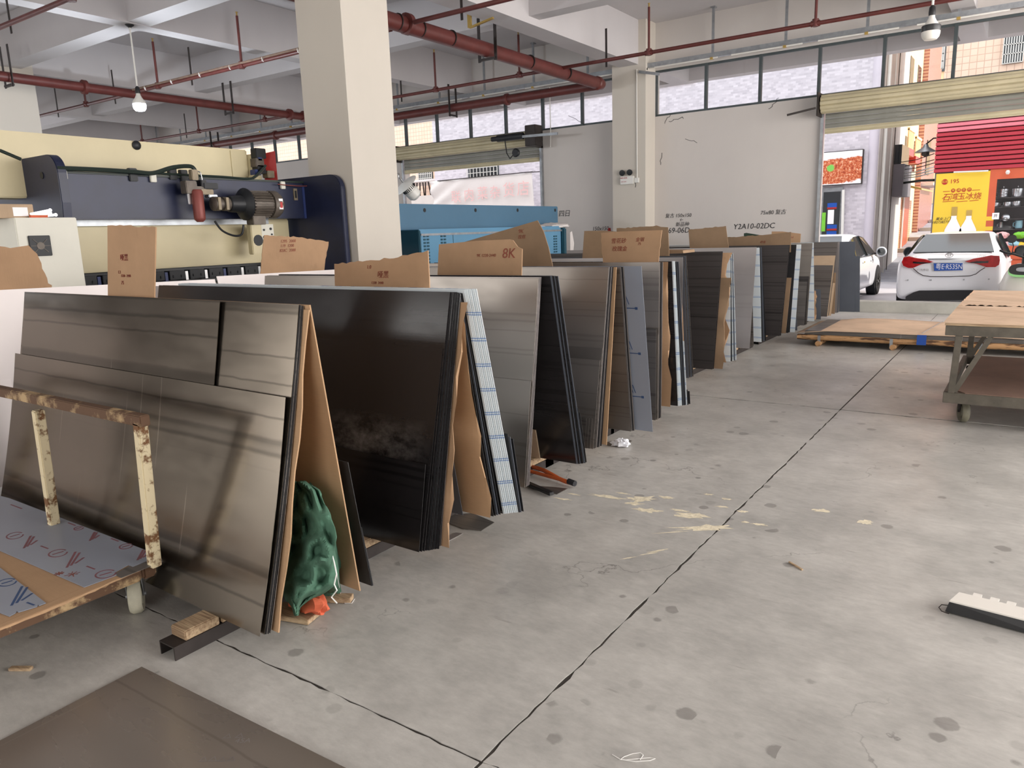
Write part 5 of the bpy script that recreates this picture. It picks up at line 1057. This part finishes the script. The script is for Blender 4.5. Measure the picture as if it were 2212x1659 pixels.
# ---- corner shop with red louvres ----
YS = 23.0; x0 = P(2019,375,y=YS).x; zb = P(2030,373,y=YS).z
S = thing('corner_shop', 'corner shop with red slatted fascia and orange framed window', 'shop', (x0+2,YS,ZG))
MB().box(x0,7,YS+.7,YS+5,ZG,4.7).box(x0,x0+.06,YS+.1,YS+.7,ZG,4.7).build('wall', 'slate_wall', S); MB().box(x0+.0,7,YS+.1,YS+.7,zb,4.7).build('fascia_box', 'slate_wall', S)
bx('upper_wall', 'peach_tiles', S, x0-.05, 7, YS+1, YS+5, 4.7, 11)
zs = [zb+i*.112 for i in range(17)]; zp = P(2030,291,y=YS).z
for z in zs: MB().prism([V((x0-.02,YS+.02,z+.002)),V((x0-.02,YS-.03,z+.01)),V((x0-.02,YS-.03,z+.085)),V((x0-.02,YS+.02,z+.1))],(6.5,0,0)).build('slat', 'slat_red' if z < zp-.05 else 'slat_red_lit', S)  # upper slats: same red turned pink, their stronger light put into the colour
bx('slat_backing', 'dark_iron', S, x0-.01, 4.5, YS+.03, YS+.09, zb, zs[-1]+.1)
barwin(S,2165,2215,72,140,YS+1,8); barwin(S,2034,2042,100,150,YS+1,3)
px0 = P(2021,400,y=YS).x; px1 = P(2137,400,y=YS).x; pzt = zb-.03
bx('poster_pillar', 'slate_wall', S, px0-.03, px1+.02, YS+.05, YS+.6, ZG, zb)
T = tag(MB().box(px0,px1,YS+.0,YS+.04,.3,pzt).build('drink_poster','poster_yellow'), 'yellow rice wine poster with red lettering and two bottles', 'poster')
def ptext(s_, u, v_, px, ink, dy=-.005, **kw):
    p = P(u,v_,y=YS); return text(s_, p+V((0,dy,0)), px*(p-CP).dot(fw)/F_PX*1.1, R_Y, ink, T, 'lettering', ext=.001, **kw)
ptext('195',2062,392,11,'tool_red'); ptext('石',2043,427,15,'tool_red',shear=.3); ptext('湾',2060,426,14,'tool_red',shear=.2); ptext('玉',2076,425,14,'tool_red',shear=.1); ptext('冰',2093,424.5,14,'tool_red',shear=.2); ptext('烧',2111,424,14,'tool_red',shear=.1)
q = P(2041,393,y=YS); MB().lathe(q+V((0,-.004,0)),(0,-1,0),[(.07,0),(.07,.003)],20).build('round_logo','tool_red',T); ptext('石湾',2041,393,5,'poster_yellow',-.009)
for s_, u in (('米',2059),('酒',2071),('宗',2082),('师',2094)):
    q = P(u,411.5-(u-2059)*.06,y=YS); MB().lathe(q+V((0,-.003,0)),(0,-1,0),[(.05,0),(.05,.003)],18).build('round_badge','tool_red',T); p = q; text(s_, p+V((0,-.008,0)), .075, R_Y, 'poster_yellow', T, 'lettering')
for (a_, b_) in (((2037,414),(2052,413)),((2100,411),(2117,410)),((2036,436),(2062,434)),((2066,436),(2090,434)),((2094,434),(2114,432))):
    p = P(*a_,y=YS); r_ = P(*b_,y=YS); MB().bar(p+V((0,-.004,0)),r_+V((0,-.004,0)),.012,.004,(0,1,0)).build('flourish','tool_red',T)
ptext('美女上门',2037,473,6.5,'ink_black',shear=.3); ptext('18273827782',2035,480,6.5,'ink_black',shear=.3)
for u, vt, cap in ((2058,447,'brass'),(2090,454,'brass')):
    c = P(u,500,y=YS-.008); t_ = P(u,vt,y=YS-.008); k_ = .0125
    pr = [(16,0),(15.5,-4),(12,-12),(8,-20),(5,-27),(5,-36)]
    s1 = (c-CP).dot(fw)/F_PX; pl = [c+V((d*s1,0,-h*s1)) for d, h in pr] + [c+V((-d*s1,0,-h*s1)) for d, h in reversed(pr)]
    MB().prism([V((c.x+16*s1,c.y,.4)),*pl,V((c.x-16*s1,c.y,.4))],(0,-.004,0)).build('bottle_print','poster_white',T)
    MB().box(c.x-5.2*s1,c.x+5.2*s1,c.y-.006,c.y-.001,c.z+33*s1,t_.z).build('cap_print','brass',T)
MB().box(px1+.0,px1+.16,YS,YS+.08,.0,zb).box(px1+.16,4.5,YS,YS+.08,zb-.25,zb).build('orange_frame', 'shop_orange', S)
for z in (1.2,1.45): bx('yellow_band', 'poster_yellow', S, px1, px1+.16, YS-.005, YS, z, z+.1)
MB().cyl(P(2060,372,y=YS-.1),P(2135,369,y=YS-.1),.02,8).build('tube_lamp','white_plastic',S); MB().lathe(P(2177,372,y=YS-.1),(0,0,1),[(.03,-.05),(.05,0),(.03,.05)],12).build('bulb','white_plastic',S)
for v_ in (427,447,473,495,520):
    z = P(2170,v_,y=YS+.35).z; bx('shelf', 'shelf_dark', S, px1+.17, 4.2, YS+.15, YS+.68, z-.02, z)
bx('shop_glass', 'window_glass', S, px1+.17, 4.4, YS+.05, YS+.055, P(2170,497,y=YS).z, zb-.26)
def pot(u, v_, r, h, label, mt='pot_steel', lid=True, kind='cooking_pot'):
    q = P(u,v_,y=YS+.3); T = thing(kind, label, 'pot', q, 'pans and pots on the shop shelves')
    MB().lathe(q,(0,0,1),[(r*.9,0),(r,.02),(r,h),(r*1.06,h+.005)],18).build('body', mt, T, True)
    if lid: MB().lathe(q+V((0,0,h)),(0,0,1),[(r*1.02,0),(r*.7,.03),(r*.1,.04),(r*.12,.07)],18).build('lid', mt, T, True)
    else:
        MB().tube([q+V((-r,0,h*.8)),q+V((-r*1.5,0,h*.7)),q+V((-r*1.5,0,h*.3)),q+V((-r,0,h*.2))],.012,6).build('handle', mt, T)
for (u,v_,r,h,lb,l_) in [(2166,427,.12,.07,'steel pan at the foot of the pan pile on the top shop shelf',False),(2166,421,.12,.07,'middle steel pan of the pile on the top shop shelf',False),(2167,415,.12,.07,'uppermost steel pan of the pile on the top shop shelf',True),(2197,427,.13,.22,'tall steel pot right of the pan pile on the shop shelf',True),(2149,447,.1,.1,'steel kettle at the left end of the middle shop shelf',True),(2175,447,.1,.12,'steel pot in the middle of the middle shop shelf',False),(2195,446,.1,.13,'steel pot at the right of the middle shop shelf',False),(2161,492,.05,.14,'slim steel cup on the lower shop shelf',False)]: pot(u,v_,r,h,lb,lid=l_)
pot(2200,493,.08,.19,'pale blue enamel mug on the lower shop shelf','mug_blue',False,'enamel_mug')
q = P(2172,471,y=YS+.3); T = tag(MB().lathe(q,(0,-1,.3),[(.11,0),(.09,.06),(.02,.09)],18).build('strainer','pot_steel',None,True),'round wire strainer standing on the shop shelf','strainer')
q = P(2144,473,y=YS-.01); T = tag(MB().cbox(q+V((.06,0,.07)),(.15,.01,.16)).build('price_card','poster_white'),'white card with a small printed sign on the shop glass','card'); text('开',q+V((.06,-.008,.07)),.09,R_Y,'ink_black',T)
for i,(u,v_,s_,mt,lb) in enumerate([(2150,512,.14,'bag_grey','grey and red printed goods bag on the shop front counter'),(2165,508,.13,'bag_pink','pink goods bag on the shop front counter'),(2203,508,.13,'lime','lime green package on the shop front counter'),(2155,530,.13,'bag_grey','grey bundle below the shop counter'),(2172,530,.14,'bag_pink','pale pink bundle below the shop counter'),(2190,528,.14,'mug_blue','bluish bundle below the shop counter'),(2206,530,.12,'poster_yellow','yellow and blue bundle below the shop counter')]):
    q = P(u,v_,y=YS-.25); tag(blob('goods_bag',mt,q.x,q.y,q.z,s_*1.1,s_*.7,s_*.6,i+11,.5,18,12),lb,'goods','goods in front of the shop window')
T = tag(MB().box(P(2148,520,y=22.7).x,3.5,22.55,22.95,ZG,P(2170,536,y=22.7).z).build('goods_counter','green_board',bevel=.01),'dark low counter standing in front of the shop window','counter')
q = P(2160,560,y=22.4); T = tag(MB().box(q.x,q.x+1.1,22.2,22.54,q.z,q.z+.32).box(q.x,q.x+1.1,22.22,22.54,ZG,q.z).build('orange_crate','shop_orange',bevel=.02),'orange and beige crate before the shop counter','crate')

# ---- cars ----
def car(cx, y0, label, rear=True):
    T = thing('white_sedan', label, 'car', (cx,y0,ZG))
    S_ = [(0,.76,.40,.93,.97,.62),(.05,.84,.27,.99,1.05,.68),(.16,.876,.22,1.01,1.075,.72),(.36,.885,.2,1.0,1.085,.72),(.52,.888,.2,.98,1.10,.70),(.85,.888,.2,.97,1.265,.655),(1.2,.888,.2,.96,1.405,.61),(1.6,.888,.2,.95,1.465,.60),(2.2,.888,.2,.94,1.48,.60),(2.8,.888,.2,.93,1.43,.60),(3.25,.888,.2,.93,1.22,.64),(3.6,.885,.2,.92,1.03,.66),(4.1,.87,.2,.85,.92,.6),(4.45,.8,.24,.7,.78,.52),(4.58,.62,.32,.56,.62,.4)]
    vs = []
    for (y,hw,zl,zb_,zr_,hr) in S_:
        half = [(hw*.86,zl),(hw*.97,zl+.05),(hw,zl+.18),(hw*1.0,(zl+zb_)/2),(hw*.99,zb_-.08),(hw*.955,zb_),(hw*.955*.45+hr*.55,zb_*.45+(zr_-.03)*.55),(hr,zr_-.035),(hr*.86,zr_-.008),(hr*.45,zr_)]
        vs += [V((cx+x,y0+y,ZG+z)) for x, z in half] + [V((cx-x,y0+y,ZG+z)) for x, z in reversed(half)]
    n = 20; fs = [(i*n+j,i*n+(j+1)%n,(i+1)*n+(j+1)%n,(i+1)*n+j) for i in range(len(S_)-1) for j in range(n)] + [tuple(range(n)),tuple(range((len(S_)-1)*n,len(S_)*n))]
    body = MB().add(vs, fs).build('body', 'car_white', T, True); ss = body.modifiers.new('s','SUBSURF'); ss.levels = 2; ss.render_levels = 2
    def sect(i, k_): return vs[i*n+k_]
    # rear window and side windows just proud of the body
    a, b = S_[4], S_[6]
    MB().prism([V((cx-.66,y0+.50,ZG+1.105)),V((cx+.66,y0+.50,ZG+1.105)),V((cx+.53,y0+1.15,ZG+1.425)),V((cx-.53,y0+1.15,ZG+1.425))],(0,-.012,.02)).build('rear_window','glass_dark',T)
    for sgn in (-1,1):
        pl = []
        for yy, zz, xx in ((.95,.985,.862),(3.3,.965,.862),(2.75,1.37,.655),(2.2,1.42,.648),(1.6,1.405,.65),(1.3,1.345,.67)): pl.append(V((cx+sgn*(xx+.012),y0+yy,ZG+zz)))
        MB().prism(pl,(sgn*.006,0,.004)).build('side_window','glass_dark',T)
        for yb_ in (2.12,): MB().bar((cx+sgn*.882,y0+yb_,ZG+.98),(cx+sgn*.67,y0+yb_,ZG+1.41),.05,.02,(0,1,0)).build('door_pillar','black_plastic',T)
        for yw in (.92,3.62):
            MB().lathe((cx+sgn*.80,y0+yw,ZG+.33),(sgn,0,0),[(.37,-.1),(.372,.095),(.36,.098)],28).build('wheel_arch','rubber',T,True)
            w_ = MB().lathe((cx+sgn*.73,y0+yw,ZG+.315),(sgn,0,0),[(.2,-.02),(.3,-.02),(.315,.02),(.315,.15),(.3,.19),(.2,.185)],28).build('tyre','tyre',T,True)
            m_ = MB().lathe((cx+sgn*.89,y0+yw,ZG+.315),(sgn,0,0),[(.04,0),(.05,.02),(.02,.03)],14)
            for i in range(10): aa = 2*pi*i/10; m_.bar((cx+sgn*.905,y0+yw,ZG+.315),(cx+sgn*.905,y0+yw+.2*math.cos(aa),ZG+.315+.2*math.sin(aa)),.03,.02,(1,0,0))
            m_.build('rim','galvanised',w_)
        for yh in (1.75,2.75): MB().cbox((cx+sgn*.893,y0+yh,ZG+.86),(.03,.16,.03)).build('door_handle','chrome',T,bevel=.008)
        MB().cbox((cx+sgn*.93,y0+3.02,ZG+1.0),(.1,.03,.03)).build('mirror_stalk','black_plastic',T)
        MB().lathe((cx+sgn*1.04,y0+3.0,ZG+1.035),(0,1,0),[(.05,-.04),(.1,-.03),(.115,.0),(.09,.08),(.03,.12)],18).build('mirror_housing','car_white' if not rear else 'black_plastic',T,True)
        MB().lathe((cx+sgn*1.04,y0+2.962,ZG+1.035),(0,-1,0),[(.085,0),(.085,.004)],18).build('mirror_glass','glass_dark',T)
    if not rear: return T
    Yr = y0-.032
    def pp(px, mt, name, th=.03, yy=Yr, par=T): return MB().prism([P(u,v_,y=yy) for u,v_ in px],(0,th,0)).build(name, mt, par, bevel=0)
    def ppd(px, mt, name, d=.05): return pp(px, mt, name, d+.02, Yr-.03)
    ppd([(1948,566),(1952,556),(1962,554),(1975,557),(1998,560),(2016,566),(1990,571),(1972,579),(1962,579),(1951,574)],'tail_red','tail_light',.14)
    ppd([(2084,565),(2102,559),(2125,555),(2140,552),(2158,553),(2160,562),(2158,572),(2150,577),(2130,577),(2110,570)],'tail_red','tail_light',.14)
    ppd([(1972,565),(2006,567),(2012,568),(1988,570),(1972,569)],'glass_dark','lamp_insert',.0); ppd([(2090,567),(2112,564),(2136,564),(2134,568),(2110,569)],'glass_dark','lamp_insert',.0)
    pp([(2004,558.5),(2050,558),(2098,557.5),(2098,561),(2050,562),(2006,562)],'chrome','trim_strip',.03)
    pl_ = pp([(2016,568),(2081,567),(2080.5,585),(2017,586)],'chrome','licence_plate',.02,Yr-.02); pp([(2017,569),(2080,568),(2079.6,584),(2018,585)],'plate_blue','plate_face',.004,Yr-.022,pl_)
    p = P(2048.7,576.7,y=Yr-.026); text('粤E·R535N', p+V((.008,0,0)), .125, R_Y, 'car_white', pl_, 'plate_lettering', sx=.74)
    # emblem of three ellipses
    c = P(2051,551,y=y0+.02); m_ = MB()
    def ring(rx, rz, dz=0):
        m_.tube([c+V((rx*math.cos(t*pi/10),-.06,dz+rz*math.sin(t*pi/10))) for t in range(21)],.006,6)
    ring(.06,.04); ring(.018,.038); ring(.042,.014,.016); m_.build('emblem','chrome',T)
    for s_, u, v_, px in (('LEVIN',2121,553.5,4.6),('广汽丰田',1993,583.5,4.4),('185T',2105,583,4),('185T',1980,555,3.6)):
        p = P(u,v_,y=Yr-.01); text(s_, p, px*(p-CP).dot(fw)/F_PX*1.3, R_Y, 'chrome' if v_ > 556 else 'galvanised', T, 'badge')
    pp([(1956,641),(1972,632),(1985,628),(2060,627),(2118,627),(2135,632),(2150,640),(2150,648),(1956,650)],'rubber','lower_bumper',.1,Yr-.01)
    m_ = MB()
    pr = [P(u,v_,y=Yr+.004) for u,v_ in ((1973,580),(1983,589),(1994,595),(2010,597.5),(2050,597.5),(2095,596),(2108,592),(2118,584),(2128,578))]
    for a_, b_ in zip(pr, pr[1:]): m_.bar(a_, b_, .012, .012, (0,1,0))
    m_.build('boot_seam','dark_iron',T)
    for u, v_ in ((1961,605),(2011,605),(2082,604),(2136,603)): q = P(u,v_,y=Yr+.012); MB().cyl(q+V((0,-.01,0)),q,.014,12).build('parking_sensor','galvanised',T)
    return T
car(-1.28, 16.0, 'white saloon car with blue licence plate parked outside the doorway')
car(-3.97, 16.35, 'second white car half hidden behind the last upright sheets', False)
# ---- scooter ----
q = P(2206,600,y=15.2); sx_ = q.x+.02; T = thing('scooter', 'white electric scooter with green trim cut off by the right edge', 'scooter', (sx_,15.4,ZG))
MB().lathe((sx_,15.35,.02),(0,.18,1),[(.18,.0),(.26,.08),(.33,.25),(.32,.4),(.27,.55),(.2,.68),(.1,.74)],26).build('front_shield','scooter_white',T,True)
z1 = P(2200,578,y=15.05).z
for rx, rz, yy, mt, nm in ((.24,.105,15.045,'scooter_green','green_rim'),(.23,.09,15.035,'black_plastic','lamp_panel'),(.13,.035,15.025,'galvanised','lamp_bezel')):
    pl = [V((sx_+.03+rx*math.copysign(abs(math.cos(t*pi/14))**.6,math.cos(t*pi/14)),yy,z1-.03+(-.025 if nm == 'green_rim' else 0)+rz*math.copysign(abs(math.sin(t*pi/14))**.7,math.sin(t*pi/14)))) for t in range(28)]; MB().prism(pl,(0,.2 if yy > 15.04 else .1,0)).build(nm,mt,T)
MB().lathe((sx_,15.3,ZG+.22),(1,0,0),[(.1,-.05),(.2,-.05),(.22,0),(.2,.05),(.1,.05)],24).build('front_wheel','tyre',T,True)
MB().tube([(sx_,15.3,ZG+.48+.0*i) if i == 3 else (sx_+.0,15.3+.27*math.cos(pi*i/6),ZG+.22+.27*math.sin(pi*i/6)) for i in range(7)],.06,8).build('fender','scooter_white',T,True)
h = P(2185,548,y=15.3); MB().tube([P(2160,541,y=15.35),P(2172,546,y=15.3),P(2190,549,y=15.3),P(2212,556,y=15.3),P(2230,550,y=15.35)],.018,8).build('handlebar','black_plastic',T,True); MB().cyl((sx_,15.35,.6),(sx_,15.4,h.z),.04,10).build('stem','black_plastic',T)
for u in (2186,2240): 
    m0 = P(u,516,y=15.3); MB().lathe(m0,(0,1,0),[(.06,-.01),(.07,.0),(.05,.04)],18).build('mirror','black_plastic',T,True); MB().tube([m0,m0+V((.03,0,-.12)),m0+V((.02,0,-.26))],.008,6).build('mirror_stalk','black_plastic',T)
MB().cbox((sx_+.1,15.02,P(2210,570,y=15.05).z+.1),(.08,.01,.06)).build('orange_sticker','shop_orange',T)
MB().box(sx_-.15,sx_+.15,15.45,16.6,ZG+.3,ZG+.42).box(sx_-.14,sx_+.14,15.95,16.7,ZG+.42,ZG+.75).build('seat_body','scooter_white',T,bevel=.04); MB().lathe((sx_,16.5,ZG+.22),(1,0,0),[(.1,-.05),(.2,-.05),(.22,0),(.2,.05),(.1,.05)],24).build('rear_wheel','tyre',T,True)

for o in D.objects:
    if '_w' in o: del o['_w']
